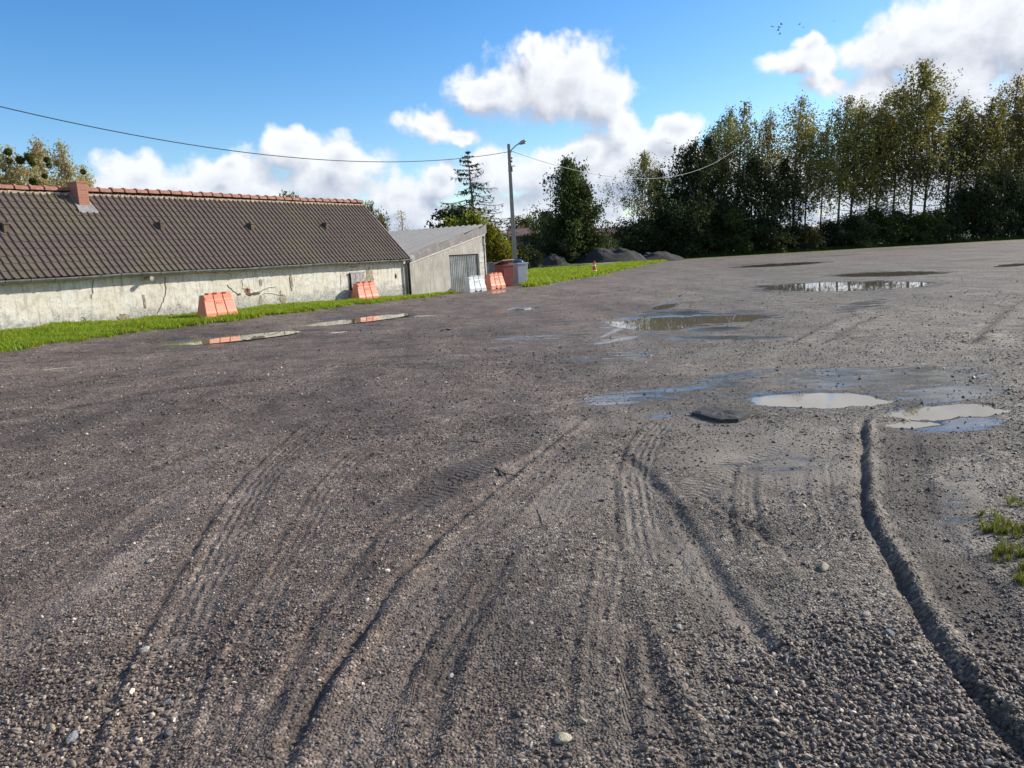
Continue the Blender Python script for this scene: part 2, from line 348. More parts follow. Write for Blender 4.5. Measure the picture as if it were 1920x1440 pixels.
M['bin_light'] = plain('bin_light_grey', (.40, .41, .45), .45, .06, 3, dirt=((.3, .28, .26), .3))
M['bin_dark'] = plain('bin_dark_lid', (.055, .057, .065), .5, .12)
M['bin_red'] = plain('bin_maroon', (.20, .040, .042), .5, .12, 3, dirt=((.16, .07, .06), .4))
M['lid_pink'] = plain('faded_maroon_lid', (.36, .20, .18), .55, .15, 3)
M['rubber'] = plain('black_rubber', (.022, .022, .022), .7, .2)
M['bag'] = plain('blue_bag', (.020, .055, .13), .35, .2, 4, bump=.8, bscale=14)
M['concrete'] = plain('pole_concrete', (.27, .25, .215), .85, .15, 6, bump=.3, dirt=((.22, .2, .17), .5))
M['steel'] = plain('grey_steel', (.22, .225, .23), .45, .15, metal=.7)
M['lamp'] = plain('lamp_housing', (.30, .31, .32), .45, .1)
M['lampglass'] = plain('lamp_bowl', (.5, .5, .48), .25, .1)
M['cable'] = plain('black_cable', (.025, .026, .03), .6, .2)
M['cable_pale'] = plain('grey_cable', (.30, .30, .29), .5, .1)
M['bark'] = plain('brown_bark', (.075, .06, .048), .9, .35, 4, bump=.6, bscale=18)
M['bark_pale'] = plain('pale_bark', (.22, .20, .17), .85, .4, 3, bump=.4, bscale=18)
M['asphalt'] = plain('broken_asphalt', (.042, .040, .038), .8, .35, 30, bump=1.0, bscale=60)
def heap_mat(n, b):
    P = obc(n); cell = n.new('ShaderNodeSeparateColor', {'Color': n.voro(P, 9, 'F1', 'Color')}).outputs[0]
    c = n.mix(n.math('POWER', cell, 2.), (.016, .015, .016), (.045, .042, .042)); n.set(b.inputs['Base Color'], n.mix(n.noise(P, .8, 5), c, (.034, .029, .027)))
    b.inputs['Roughness'].default_value = .9; n.set(b.inputs['Normal'], n.bump(n.noise(P, 7, 6, .7), .9, .12))
M['heap'] = material('dark_rubble_heap', heap_mat)
M['roof_brown'] = plain('old_brown_roof', (.13, .072, .055), .9, .3, .8, dirt=((.10, .08, .07), .5))
M['farm_wall'] = plain('farm_brick', (.16, .085, .06), .9, .3, 1)
M['pale_wall'] = plain('pale_sunlit_wall', (.62, .56, .42), .9, .25, 1.2, bump=.3)
def leaf(name, c0, c1, trans=.35, rough=.55):
    def fn(n, b):
        r = n.attr('rnd'); c = n.mix(r, c0, c1)
        oi = n.n.new('ShaderNodeObjectInfo').outputs['Random']
        hs = n.new('ShaderNodeHueSaturation', {'Hue': n.math('MULTIPLY_ADD', oi, .035, .485), 'Saturation': 1.0, 'Value': n.math('MULTIPLY_ADD', oi, .4, .8), 'Color': c}).outputs[0]
        n.set(b.inputs['Base Color'], hs); b.inputs['Roughness'].default_value = rough; b.inputs['Specular IOR Level'].default_value = .12
        tr = n.new('ShaderNodeBsdfTranslucent', {'Color': n.mix(1, hs, (1.25, 1.2, .6), 'MULTIPLY')}); mx = n.new('ShaderNodeMixShader', {0: trans})
        n.l.new(b.outputs[0], mx.inputs[1]); n.l.new(tr.outputs[0], mx.inputs[2]); n.l.new(mx.outputs[0], n.n['Material Output'].inputs[0])
    return material(name, fn)
M['leaf_olive'] = leaf('birch_leaves', (.085, .090, .032), (.21, .19, .075), .45)
M['leaf_yellow'] = leaf('yellowing_leaves', (.13, .12, .035), (.28, .23, .08), .45)
M['leaf_dark'] = leaf('dark_leaves', (.026, .036, .018), (.070, .086, .038), .30)
M['leaf_mid'] = leaf('green_leaves', (.035, .055, .016), (.085, .105, .03), .32)
M['leaf_bush'] = leaf('sunny_bush_leaves', (.10, .12, .012), (.26, .26, .035), .4)
M['leaf_poplar'] = leaf('autumn_poplar_leaves', (.30, .26, .14), (.55, .47, .29), .45)
M['leaf_mistle'] = leaf('mistletoe_leaves', (.05, .07, .015), (.13, .14, .035), .3)
M['twig'] = plain('dark_twigs', (.045, .035, .03), .9, .3)
M['twig_pale'] = plain('pale_twigs', (.16, .13, .11), .9, .3)
M['grass_dark'] = leaf('shaded_grass', (.03, .05, .010), (.07, .09, .02), .3)  # darker copy of the grass colour, with the tree row's shade put into it
M['grass_edge'] = leaf('edge_grass', (.08, .105, .018), (.20, .20, .06), .4)
M['grass'] = leaf('grass_blades', (.15, .23, .020), (.35, .42, .06), .48, .5)
# ------------------------------------------------------------------ barn frame, used by the ground as well
_d = ray(1849, 428); BD = np.array([_d[0], _d[1], 0]); BD /= np.linalg.norm(BD)      # along the wall, away from the photographer
BN = np.array([BD[1], -BD[0], 0]); BC = G(765, 560)
BROT = math.atan2(-BD[1], -BD[0])
def bl(P): v = np.asarray(P)-BC; return np.array([-(v@BD), v@BN, P[2]])
def bw(s, t, z=0.0): return BC-BD*s+BN*t+np.array([0, 0, z])
def bplane(px, py, off=0.0): r = ray(px, py); t = ((BC+BN*off-CAMP)@BN)/(r@BN); return bl(CAMP+r*t)
# ------------------------------------------------------------------ terrain
def base_h(x, y):
    s = -((x-BC[0])*BD[0]+(y-BC[1])*BD[1]); t = (x-BC[0])*BN[0]+(y-BC[1])*BN[1]
    b = np.interp(s, [-8, 0, 4.7, 8, 11.5, 16, 24, 40], [0, .04, .17, .26, .29, .37, .42, .42])
    return b*(1-sstep(t, -.5, 8.0))
def GH(px, py, dz=0.0):
    z = 0.0
    for _ in range(12): P = G(px, py, z); z = .5*z+.5*(float(base_h(P[0], P[1]))+dz)
    return P
class Ell:
    def __init__(s, x0, y0, x1, y1, ry):
        a, b_ = GH(x0, y0), GH(x1, y1); cx, cy = (x0+x1)/2, (y0+y1)/2
        s.c = GH(cx, cy); s.a = (b_-a)[:2]/2; up, dn = GH(cx, cy-ry), GH(cx, cy+ry); s.c = (up+dn)/2; s.b = (up-dn)[:2]/2
        s.inv = np.linalg.inv(np.array([s.a, s.b]).T); s.R = np.abs(s.a)+np.abs(s.b)
    def q(s, x, y):
        u = s.inv[0, 0]*(x-s.c[0])+s.inv[0, 1]*(y-s.c[1]); v = s.inv[1, 0]*(x-s.c[0])+s.inv[1, 1]*(y-s.c[1]); return np.sqrt(u*u+v*v)
PUD = [('A', 1437, 540, 1706, 533, 7), ('B', 1570, 516, 1750, 511, 3.4), ('C1', 1150, 608, 1300, 604, 11), ('C2', 1250, 600, 1425, 594, 6.5), ('D', 1414, 748, 1638, 750, 13), ('E', 1688, 770, 1868, 768, 12),
       ('F', 288, 643, 520, 627, 6.5), ('G', 575, 606, 740, 592, 5.5), ('H', 958, 580, 1010, 576, 2.5), ('I', 920, 548, 950, 545, 2), ('J', 973, 545, 992, 543, 2), ('K', 1225, 577, 1265, 571, 4), ('L', 745, 594, 815, 590, 1.6),
       ('M', 615, 623, 652, 620, 1.8), ('N', 70, 692, 130, 686, 2.2), ('O', 1395, 500, 1535, 492, 2.2), ('P', 1870, 498, 1925, 495, 2.5), ('Q', 1660, 795, 1760, 792, 6)]
PUDE = [(n_, Ell(*a)) for n_, *a in PUD]
FILM = [(1050,752,1940,722,48,.24),(1380,700,1940,690,10,.44),(1090,742,1300,728,8,.42),(1650,740,1940,722,12,.5),(1040,758,1340,742,16,.46),(1180,738,1440,712,13,.42),(1180,782,1310,772,9,.38),(1380,722,1930,704,16,.6),(1620,752,1940,728,24,.66),(1640,800,1930,785,22,.62),(1380,752,1680,750,28,.55),
        (1010,660,1290,616,5,.5),(1180,634,1520,632,6,.5),(1260,622,1420,612,5,.5),(540,812,920,770,10,.18),(1735,960,1870,930,75,.27),(640,560,1000,540,6,.36),(900,590,1010,574,6,.5),(1110,640,1200,600,5,.5),
        (1270,720,1500,690,12,.45),(1500,700,1920,690,12,.42),(1300,880,1600,860,35,.33),(1130,590,1440,600,20,.38),(1540,585,1700,560,12,.34),(250,660,560,625,14,.3),(560,618,800,590,10,.34),(1000,680,1300,655,10,.34),(850,640,1180,625,8,.36)]
FILME = [(Ell(*a[:5]), a[5]) for a in FILM]
SOILP = [(Ell(1740, 492, 1900, 484, 2), 1.), (Ell(1500, 482, 1640, 476, 1.5), 1.), (Ell(1600, 471, 1800, 461, 1.5), .9), (Ell(1350, 498, 1480, 491, 1.5), .9), (Ell(1700, 505, 1800, 500, 1.5), .8), (Ell(1610, 862, 1800, 832, 45), 1.), (Ell(720, 965, 960, 850, 28), .95), (Ell(1150, 880, 1300, 860, 14), .5), (Ell(1690, 985, 1830, 1000, 110), .85), (Ell(1800, 1180, 1960, 1230, 90), .6), (Ell(1560, 830, 1700, 815, 20), .6), (Ell(1280, 945, 1400, 925, 20), .4), (Ell(1330, 590, 1440, 583, 4), .9), (Ell(700, 640, 1100, 600, 8), .35), (Ell(0, 830, 700, 760, 30), .25), (Ell(200, 1290, 560, 1180, 60), .35), (Ell(780, 1240, 1250, 1180, 120), .35)]
SMOP = [(Ell(1230, 880, 1640, 850, 75), .75), (Ell(1020, 950, 1180, 900, 45), .5), (Ell(1740, 960, 1880, 930, 80), .6), (Ell(1300, 1080, 1480, 1180, 40), .45), (Ell(1050, 790, 1500, 790, 30), .5), (Ell(20, 1190, 330, 1010, 25), .4), (Ell(1100, 700, 1900, 660, 40), .3)]
TONEP = [(Ell(10, 1200, 330, 1010, 45), .40), (Ell(0, 1010, 330, 900, 18), .22), (Ell(560, 1060, 660, 880, 30), .28), (Ell(1300, 1050, 1500, 1270, 35), .30), (Ell(1500, 1330, 1900, 1420, 60), .15), (Ell(330, 1330, 520, 980, 45), -.28), (Ell(740, 1330, 1000, 1130, 80), -.22), (Ell(1650, 930, 1900, 1250, 60), -.30), (Ell(700, 960, 1000, 840, 25), -.25), (Ell(0, 800, 900, 720, 30), -.15), (Ell(900, 560, 1400, 520, 20), .22), (Ell(1250, 690, 1920, 600, 50), .18), (Ell(1300, 480, 1920, 462, 12), -.10), (Ell(0, 700, 300, 665, 9), .30), (Ell(200, 680, 560, 640, 6), .25)]
def crv(pts, n=160, dz=0):
    p = np.array([GH(*q)[:2] for q in pts]); k = len(p); P = np.vstack([2*p[0]-p[1], p, 2*p[-1]-p[-2]]); out = []
    for i in range(k-1):
        for t in np.linspace(0, 1, max(2, n//(k-1)), endpoint=False):
            a, b_, c, d = P[i:i+4]; out.append(.5*((2*b_)+(-a+c)*t+(2*a-5*b_+4*c-d)*t*t+(-a+3*b_-3*c+d)*t**3))
    out.append(p[-1]); return np.array(out)
# (pixels, kind, berm height, berm half width, tyre offset, tyre half width, tyre depth, lug, soil, smooth)
TRK = [([(430,1680),(540,1475),(600,1370),(650,1270),(700,1190),(750,1110),(800,1050),(850,1000),(905,953),(960,900),(1020,850),(1090,795),(1130,772)], .020, .024, .17, .12, .012, -.4, .25, .25),
       ([(2120,1580),(1975,1430),(1895,1340),(1840,1280),(1785,1205),(1735,1125),(1690,1050),(1655,985),(1638,930),(1634,870),(1632,800),(1640,770)], .034, .026, .21, .17, .020, 0, .85, 0),
       ([(60,1680),(165,1480),(190,1420),(250,1270),(310,1150),(370,1040),(430,940),(480,880),(530,835),(580,790)], .014, .020, .14, .13, .012, -1., .35, .1),
       ([(1180,1080),(1172,1000),(1165,930),(1168,870),(1190,820),(1230,780)], .014, .016, .13, .14, .010, -1., .2, .5),
       ([(1255,965),(1300,925),(1350,885),(1410,850),(1480,820)], .0, .02, .0, .16, .010, 0.8, 0, .6),
       ([(1490,1090),(1450,1000),(1428,930),(1424,870)], .010, .02, .1, .1, .008, -0.3, .25, .1),
       ([(1570,1335),(1450,1180),(1360,1070),(1290,960),(1220,880),(1150,830)], .012, .03, -.14, .13, .012, -0.3, .1, .55),
       ([(700,985),(780,935),(850,890),(930,850),(1010,815)], .0, .02, .0, .22, .016, 1.0, .85, 0),
       ([(880,935),(940,890),(1010,850),(1070,815)], .0, .02, .0, .09, .006, -0.5, 0, .8),
       ([(1010,1000),(1050,930),(1100,880),(1160,850)], .0, .02, .0, .16, .008, -0.4, 0, .6),
       ([(-60,800),(60,777),(180,757),(300,735),(420,722),(560,705)], .030, .06, .0, .07, .02, 0, 1.0, 0),
       ([(-20,742),(100,725),(230,705),(400,683),(560,664)], .026, .06, .0, .07, .02, 0, 1.0, 0),
       ([(1835,645),(1860,618),(1890,588),(1925,562)], .045, .06, .3, .15, .012, -0.3, 0, .4),
       ([(1490,645),(1530,622),(1570,602),(1610,588)], .016, .05, .3, .15, .012, -0.3, 0, .3),
       ([(1545,648),(1590,622),(1625,604),(1660,592)], .016, .05, .3, .15, .012, -0.3, 0, .3),
       ([(-40,1000),(80,960),(180,922),(330,870),(480,815)], .010, .05, .22, .14, .010, -0.2, 0, .35),
       ([(60,1260),(180,1090),(300,985),(420,905)], .008, .08, -.2, .16, .008, -0.2, 0, .2),
       ([(1400,1650),(1330,1440),(1280,1300),(1230,1180),(1200,1080)], .010, .03, .14, .12, .010, -0.2, .3, .2),
       ([(760,1650),(820,1440),(860,1300),(900,1180),(960,1070),(1010,990)], .008, .03, .14, .12, .008, -0.2, .35, .1),
       ([(1290,905),(1310,935),(1350,965),(1420,1010),(1500,1075)], .016, .03, -.1, .1, .008, 0, .4, 0)]
TRK += [([(330, 1500), (420, 1230), (520, 1040), (610, 900), (680, 830)], 0.01, 0.018, 0.1, 0.1, 0.008, -0.7, 0.35, 0), ([(470, 1500), (560, 1270), (650, 1100), (750, 975), (830, 910)], 0.01, 0.02, 0.0, 0.1, 0.008, -0.5, 0.45, 0), ([(690, 1500), (780, 1280), (860, 1140), (950, 1030)], 0.012, 0.018, 0.08, 0.09, 0.008, -0.7, 0.5, 0), ([(1060, 1500), (1090, 1260), (1110, 1120), (1130, 1000)], 0.01, 0.018, 0.1, 0.1, 0.008, -0.6, 0.4, 0.1), ([(1210, 1500), (1200, 1260), (1190, 1120)], 0.012, 0.018, 0.0, 0.08, 0.008, -0.6, 0.5, 0), ([(60, 1130), (170, 1020), (300, 930), (430, 865)], 0.008, 0.02, 0.1, 0.1, 0.008, -0.5, 0.3, 0.2), ([(1395, 1060), (1385, 980), (1380, 900), (1400, 850)], 0.012, 0.016, 0.08, 0.07, 0.008, -0.6, 0.5, 0), ([(1560, 1010), (1530, 940), (1520, 880), (1540, 830)], 0.008, 0.016, 0.08, 0.08, 0.006, -0.5, 0.35, 0.2)]
TRKC = [(crv(a[0]), *a[1:]) for a in TRK]
def track_sd(C, x, y):
    best = np.full(x.shape, 1e9); sd = np.zeros(x.shape); ss = np.zeros(x.shape)
    seg = C[1:]-C[:-1]; L = np.linalg.norm(seg, axis=1); acc = np.concatenate([[0], np.cumsum(L)])
    for i in range(len(seg)):
        dx, dy = x-C[i, 0], y-C[i, 1]; t = np.clip((dx*seg[i, 0]+dy*seg[i, 1])/(L[i]**2), 0, 1)
        ex, ey = dx-t*seg[i, 0], dy-t*seg[i, 1]; d2 = ex*ex+ey*ey; m = d2 < best
        cr = (seg[i, 1]*dx-seg[i, 0]*dy)/L[i]         # + : right of travel
        best[m] = d2[m]; sd[m] = (np.sign(cr)*np.sqrt(d2))[m]; ss[m] = (acc[i]+t*L[i])[m]
    return ss, sd, acc[-1]
GRASS_PX = [(0, 660), (100, 645), (200, 631), (330, 614), (450, 600), (560, 585), (700, 568), (800, 556), (868, 547)]
GR_ST = np.array([bl(GH(*q))[:2] for q in GRASS_PX])     # lower edge of the verge in wall coordinates
STRIP = [(985, 538), (1060, 527), (1115, 517), (1180, 503), (1250, 489), (1240, 484.5), (1180, 486.5), (1100, 494), (1040, 499), (990, 508)]
STRIPP = np.array([G(*q)[:2] for q in STRIP])
def inpoly(x, y, poly):
    r = np.zeros(x.shape, bool); j = len(poly)-1
    for i in range(len(poly)):
        xi, yi, xj, yj = *poly[i], *poly[j]
        r ^= ((yi > y) != (yj > y)) & (x < (xj-xi)*(y-yi)/(yj-yi+1e-12)+xi); j = i
    return r
def verge_mask(x, y):
    s = -((x-BC[0])*BD[0]+(y-BC[1])*BD[1]); t = (x-BC[0])*BN[0]+(y-BC[1])*BN[1]
    o = np.argsort(GR_ST[:, 0]); e = np.interp(s, GR_ST[o, 0], GR_ST[o, 1])+fbm(x, y, 1.1, 4, 5)*.9
    return ((t < e) & (s > -4.2) & (t > -.1)).astype(float), s, t
def terrain(x, y, fine=True):
    """height and surface attributes at world points"""
    shp = x.shape; x = x.ravel().astype(np.float64); y = y.ravel().astype(np.float64)
    R = np.hypot(x, y); h = base_h(x, y); b0 = h.copy()
    und = fbm(x, y, .35, 3, 1)*.055+fbm(x, y, 1.6, 3, 2)*.020
    lump = fbm(x, y, 7.0, 4, 7)*.020*np.exp(-(R/22)**2)
    at_ = {k: np.zeros(x.shape) for k in ('wet', 'soil_and_shade', 'smooth', 'grass', 'trk_s', 'trk_d', 'trk_m', 'trk_l', 'trk_g', 'olive', 'tone')}
    dist = 1/(1+np.exp(-(x-.18*y+.1+fbm(x, y, .5, 3, 9)*3)/.7)); at_['olive'] = np.clip(dist, 0, 1)*(1-sstep(y, 14, 60)*.5)
    tn = fbm(x*1.6+y*.15, y*.40, .9, 4, 61)*.95+fbm(x, y, 2.4, 3, 62)*.55
    for e, w in TONEP:
        i = np.where((np.abs(x-e.c[0]) < 1.7*e.R[0]+.2) & (np.abs(y-e.c[1]) < 1.7*e.R[1]+.2))[0]
        if len(i): tn[i] += w*(1-sstep(e.q(x[i], y[i])+fbm(x[i], y[i], 2., 4, 38)*1.2, .3, 1.4))
    at_['tone'] = np.clip(1+tn, .40, 1.75)
    pd = np.zeros(x.shape); lvl = np.zeros(x.shape); near = np.zeros(x.shape)
    for k, (nm, e) in enumerate(PUDE):
        i = np.where((np.abs(x-e.c[0]) < 2.2*e.R[0]+.5) & (np.abs(y-e.c[1]) < 2.2*e.R[1]+.5))[0]
        if not len(i): continue
        sz = math.sqrt(abs(np.linalg.det(np.array([e.a, e.b]))))
        q = e.q(x[i], y[i])+fbm(x[i], y[i], 1.6/max(sz, .3), 4, 20+k)*(.85 if nm in 'ADEC1C2B' else .45)
        m = 1-sstep(q, .80, 1.30); n_ = 1-sstep(e.q(x[i], y[i]), 1.1, 2.0)
        better = m > pd[i]; lv = float(base_h(np.array(e.c[0]), np.array(e.c[1])))
        lvl[i] = np.where(better, lv, lvl[i]); pd[i] = np.maximum(pd[i], m); near[i] = np.maximum(near[i], n_)
        at_['wet'][i] = np.maximum(at_['wet'][i], n_*.52)
    for e, w in FILME:
        i = np.where((np.abs(x-e.c[0]) < 1.5*e.R[0]+.2) & (np.abs(y-e.c[1]) < 1.5*e.R[1]+.2))[0]
        if len(i): at_['wet'][i] = np.maximum(at_['wet'][i], (w+.20)*(1-sstep(e.q(x[i], y[i]), .35, 1.25)))
    at_['wet'] += .10*sstep(y, 6, 16)*(1/(1+np.exp(-(x-.05*y)/1.5)))
    for e, w in SOILP:
        i = np.where((np.abs(x-e.c[0]) < 1.6*e.R[0]+.2) & (np.abs(y-e.c[1]) < 1.6*e.R[1]+.2))[0]
        if len(i): at_['soil_and_shade'][i] = np.maximum(at_['soil_and_shade'][i], w*(1-sstep(e.q(x[i], y[i])+fbm(x[i], y[i], 2.2, 4, 36)*1.3, .35, 1.3)))
    for e, w in SMOP:
        i = np.where((np.abs(x-e.c[0]) < 1.6*e.R[0]+.2) & (np.abs(y-e.c[1]) < 1.6*e.R[1]+.2))[0]
        if len(i): at_['smooth'][i] = np.maximum(at_['smooth'][i], w*(1-sstep(e.q(x[i], y[i])+fbm(x[i], y[i], 2.6, 4, 37)*1.5, .4, 1.25)))
    trk = np.zeros(x.shape)
    for C, bh, bwid, off, tw, td, lug, soil_and_shade, smo in TRKC:
        lo, hi = C.min(0)-.7, C.max(0)+.7
        i = np.where((x > lo[0]) & (x < hi[0]) & (y > lo[1]) & (y < hi[1]))[0]
        if not len(i): continue
        s, d, L = track_sd(C, x[i], y[i]); wob = fbm(x[i], y[i], 3.0, 3, 33)*.05; d = d+wob
        end = sstep(s, .02, .5)*(1-sstep(s, L-.6, L-.02)); brk = np.clip(.75+fbm(x[i], y[i], 5.5, 3, 40)*1.8, .4, 1.25)
        d2_ = d+fbm(x[i], y[i], 14, 2, 44)*bwid*1.3
        trk[i] += end*bh*brk*(1+fbm(x[i], y[i], 18, 2, 45)*1.1)*np.exp(-(d2_/bwid)**2) - end*bh*1.15*np.exp(-((d+bwid*2.4)/(bwid*1.3))**2)
        at_['soil_and_shade'][i] = np.maximum(at_['soil_and_shade'][i], end*min(1., bh/.016)*np.clip(brk, 0, 1)*np.exp(-((d+bwid*2.4)/(bwid*1.7))**2))  # rut shadow painted in as dark soil colour along the groove beside the berm
        dd = d-off; m = end*(1-sstep(np.abs(dd), tw*.72, tw*1.15)); patch = np.clip(.55+fbm(x[i], y[i], 1.7, 3, 50)*2.4, 0, 1)
        trk[i] -= m*td*.8
        st = m > at_['trk_m'][i]*1.001
        for nm, v in (('trk_s', s), ('trk_d', dd), ('trk_l', np.full(len(i), float(lug > 0))), ('trk_g', np.full(len(i), abs(float(lug))))): at_[nm][i] = np.where(st, v, at_[nm][i])
        at_['trk_m'][i] = np.maximum(at_['trk_m'][i], m)
        at_['soil_and_shade'][i] = np.maximum(at_['soil_and_shade'][i], m*soil_and_shade*(.5+.5*patch)); at_['smooth'][i] = np.maximum(at_['smooth'][i], m*smo*patch)
    vm, s, t = verge_mask(x, y); at_['grass'] = np.maximum(vm, inpoly(x, y, STRIPP+0).astype(float))
    far = sstep(y, 78, 84)*(x < 90)+sstep(-t, .4, 2.0)*(s > -4)+(y > 130)+(np.abs(x) > 130)
    far = np.where((y > 86+.25*(x-14)+0*x) , 1.0, np.clip(far*(x < 12), 0, 1)); far = np.where(y < -20, 1.0, far)
    at_['grass'] = np.clip(at_['grass']+far, 0, 1)
    soft = (1-near*.93)*(1-np.clip(at_['wet']*.8, 0, .8)); flat = 1-sstep(R, 45, 110)*.8
    h = h+und*soft*flat+lump*(1-at_['smooth']*.7)*(1-at_['wet']*.9)*(1-pd)+trk*(1-near*.8)
    h = h*(1-pd)+(lvl-.05)*pd
    at_['pud'] = pd
    h = h+at_['grass']*.02
    return h.reshape(shp), {k: v.reshape(shp) for k, v in at_.items()}
def axis(core0, core1, st, end0, end1, g):
    c = list(np.arange(core0, core1+1e-6, st)); d = st
    while c[-1] < end1: d *= g; c.append(c[-1]+d)
    d = st; a = []; v = core0
    while v > end0: d *= g; v -= d; a.append(v)
    return np.array(a[::-1]+c)
gx = axis(-4.6, 4.6, .03, -520, 520, 1.036)
gy = [1.6]
while gy[-1] < 700: gy.append(gy[-1]+max(.017, .0075*gy[-1]))
b_ = [1.6]; dd_ = .05
while b_[-1] > -160: b_.append(b_[-1]-dd_); dd_ *= 1.25
gy = np.array(b_[:0:-1]+gy)
GX, GY = np.meshgrid(gx, gy); GZ, GA = terrain(GX, GY)
nx, ny = len(gx), len(gy); ii = np.arange(nx*ny).reshape(ny, nx)
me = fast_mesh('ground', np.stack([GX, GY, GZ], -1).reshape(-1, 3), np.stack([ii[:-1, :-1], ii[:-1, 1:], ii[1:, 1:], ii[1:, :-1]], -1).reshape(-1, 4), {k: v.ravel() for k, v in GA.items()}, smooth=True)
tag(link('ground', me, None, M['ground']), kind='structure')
def TZ(x, y): return float(terrain(np.array([float(x)]), np.array([float(y)]))[0][0])
def gpt(px, py):
    P = GH(px, py); return np.array([P[0], P[1], TZ(P[0], P[1])])
for k_, (nm, e) in enumerate(PUDE):
    th = np.linspace(0, 2*math.pi, 40, endpoint=False); lv = float(base_h(np.array(e.c[0]), np.array(e.c[1])))-.014-.0004*k_
    V = [(0, 0, 0)]+[(*(1.45*(e.a*math.cos(t)+e.b*math.sin(t))), 0) for t in th]
    o = link('puddle', fast_mesh('puddle', V, [(0, i+1, (i+1) % 40+1) for i in range(40)]), None, M['water']); o.location = (float(e.c[0]), float(e.c[1]), lv); tag(o, kind='structure')
# ------------------------------------------------------------------ barn (local: x along the wall towards the left, y out of the wall, z up)
barn = empty('barn', BC, BROT, 'long low cream plastered barn with brown tiled roof and red ridge', 'barn')
EAVE_Y, EAVE_Z, RIDGE_Y, RIDGE_Z, BLEN = .20, 1.78, -2.36, 4.34, 24.0
SLOPE = math.atan2(RIDGE_Z-EAVE_Z, EAVE_Y-RIDGE_Y); SL = math.hypot(RIDGE_Z-EAVE_Z, EAVE_Y-RIDGE_Y)
def hole_wall():
    mb = MB(); yb = 2*RIDGE_Y
    nxw, nzw = 120, 12
    xs = np.linspace(0, BLEN, nxw+1); zs = np.linspace(-.5, 1.74, nzw+1)
    V = [(x, float(fbm(np.array([x]), np.array([z]), .6, 3, 60)[0])*.012 if 0 < j < nzw else 0., z) for j, z in enumerate(zs) for x in xs]
    mb.add(V, [(j*(nxw+1)+i+1, j*(nxw+1)+i, (j+1)*(nxw+1)+i, (j+1)*(nxw+1)+i+1) for j in range(nzw) for i in range(nxw)])
    mb.add([(0, 0, -.5), (0, yb, -.5), (0, yb, 1.7), (0, RIDGE_Y, RIDGE_Z-.12), (0, 0, 1.74)], [(0, 1, 2, 3, 4)])
    mb.add([(BLEN, 0, -.5), (BLEN, yb, -.5), (BLEN, yb, 1.7), (BLEN, RIDGE_Y, RIDGE_Z-.12), (BLEN, 0, 1.74)], [(4, 3, 2, 1, 0)])
    mb.add([(0, yb, -.5), (BLEN, yb, -.5), (BLEN, yb, 1.7), (0, yb, 1.7)], [(0, 1, 2, 3)])
    return mb.build('wall', M['plaster'], barn, smooth=True)
wall = hole_wall()
def ribbon(name, pts, w, mat, parent=barn, y=.011, th=.012):
    mb = MB()
    for i, ((x0, z0), (x1, z1)) in enumerate(zip(pts[:-1], pts[1:])):
        w0 = w*(1-.5*i/len(pts))*random.uniform(.7, 1.3); w1 = w*(1-.5*(i+1)/len(pts))*random.uniform(.6, 1.2)
        L = math.hypot(x1-x0, z1-z0)+1e-6; nx_, nz_ = -(z1-z0)/L, (x1-x0)/L
        mb.hexa([(x0-nx_*w0, y-th, z0-nz_*w0), (x1-nx_*w1, y-th, z1-nz_*w1), (x1-nx_*w1, y, z1-nz_*w1), (x0-nx_*w0, y, z0-nz_*w0)],
                [(x0+nx_*w0, y-th, z0+nz_*w0), (x1+nx_*w1, y-th, z1+nz_*w1), (x1+nx_*w1, y, z1+nz_*w1), (x0+nx_*w0, y, z0+nz_*w0)])
    return mb.build(name, mat, parent)
def pxl(pts, off=.03): return [tuple(bplane(x, y, off)[[0, 2]]) for x, y in pts]
def jit(pts, k=3, a=.03):
    out = []
    for (x0, z0), (x1, z1) in zip(pts[:-1], pts[1:]):
        for t in np.linspace(0, 1, k, endpoint=False): out.append((x0+(x1-x0)*t+random.uniform(-a, a), z0+(z1-z0)*t+random.uniform(-a, a)))
    return out+[pts[-1]]
for pts, w in [([(310, 518), (311, 540), (308, 560), (303, 575), (296, 588)], .014), ([(428, 533), (437, 546), (450, 553)], .012), ([(470, 553), (485, 547), (500, 541), (518, 538)], .012), ([(455, 541), (463, 543), (470, 548)], .010),
               ([(525, 545), (527, 553), (534, 560), (536, 568)], .010), ([(492, 552), (510, 551), (530, 553)], .006), ([(176, 523), (175, 545), (173, 560)], .005), ([(456, 522), (455, 540)], .005), ([(156, 595), (163, 602), (170, 606)], .006),
               ([(225, 588), (237, 591), (245, 597)], .012), ([(640, 515), (640, 535)], .004)]:
    ribbon('crack', jit(pxl(pts)), w, M['crack'])
def patch(name, cx, cy, rx, ry, mat, seed, y=.045, th=.02):
    c = bplane(cx, cy, 0); e = bplane(cx+rx, cy, 0); u = bplane(cx, cy-ry, 0); RX, RZ = abs(e[0]-c[0]), abs(u[2]-c[2]); rr = random.Random(seed); n_ = 22
    poly = []
    for k in range(n_):
        t = 2*math.pi*k/n_; f = rr.uniform(.65, 1.15); poly.append((c[0]+RX*f*math.cos(t), c[2]+RZ*f*math.sin(t)))
    return MB().prism(poly, y-th, y).build(name, mat, barn)
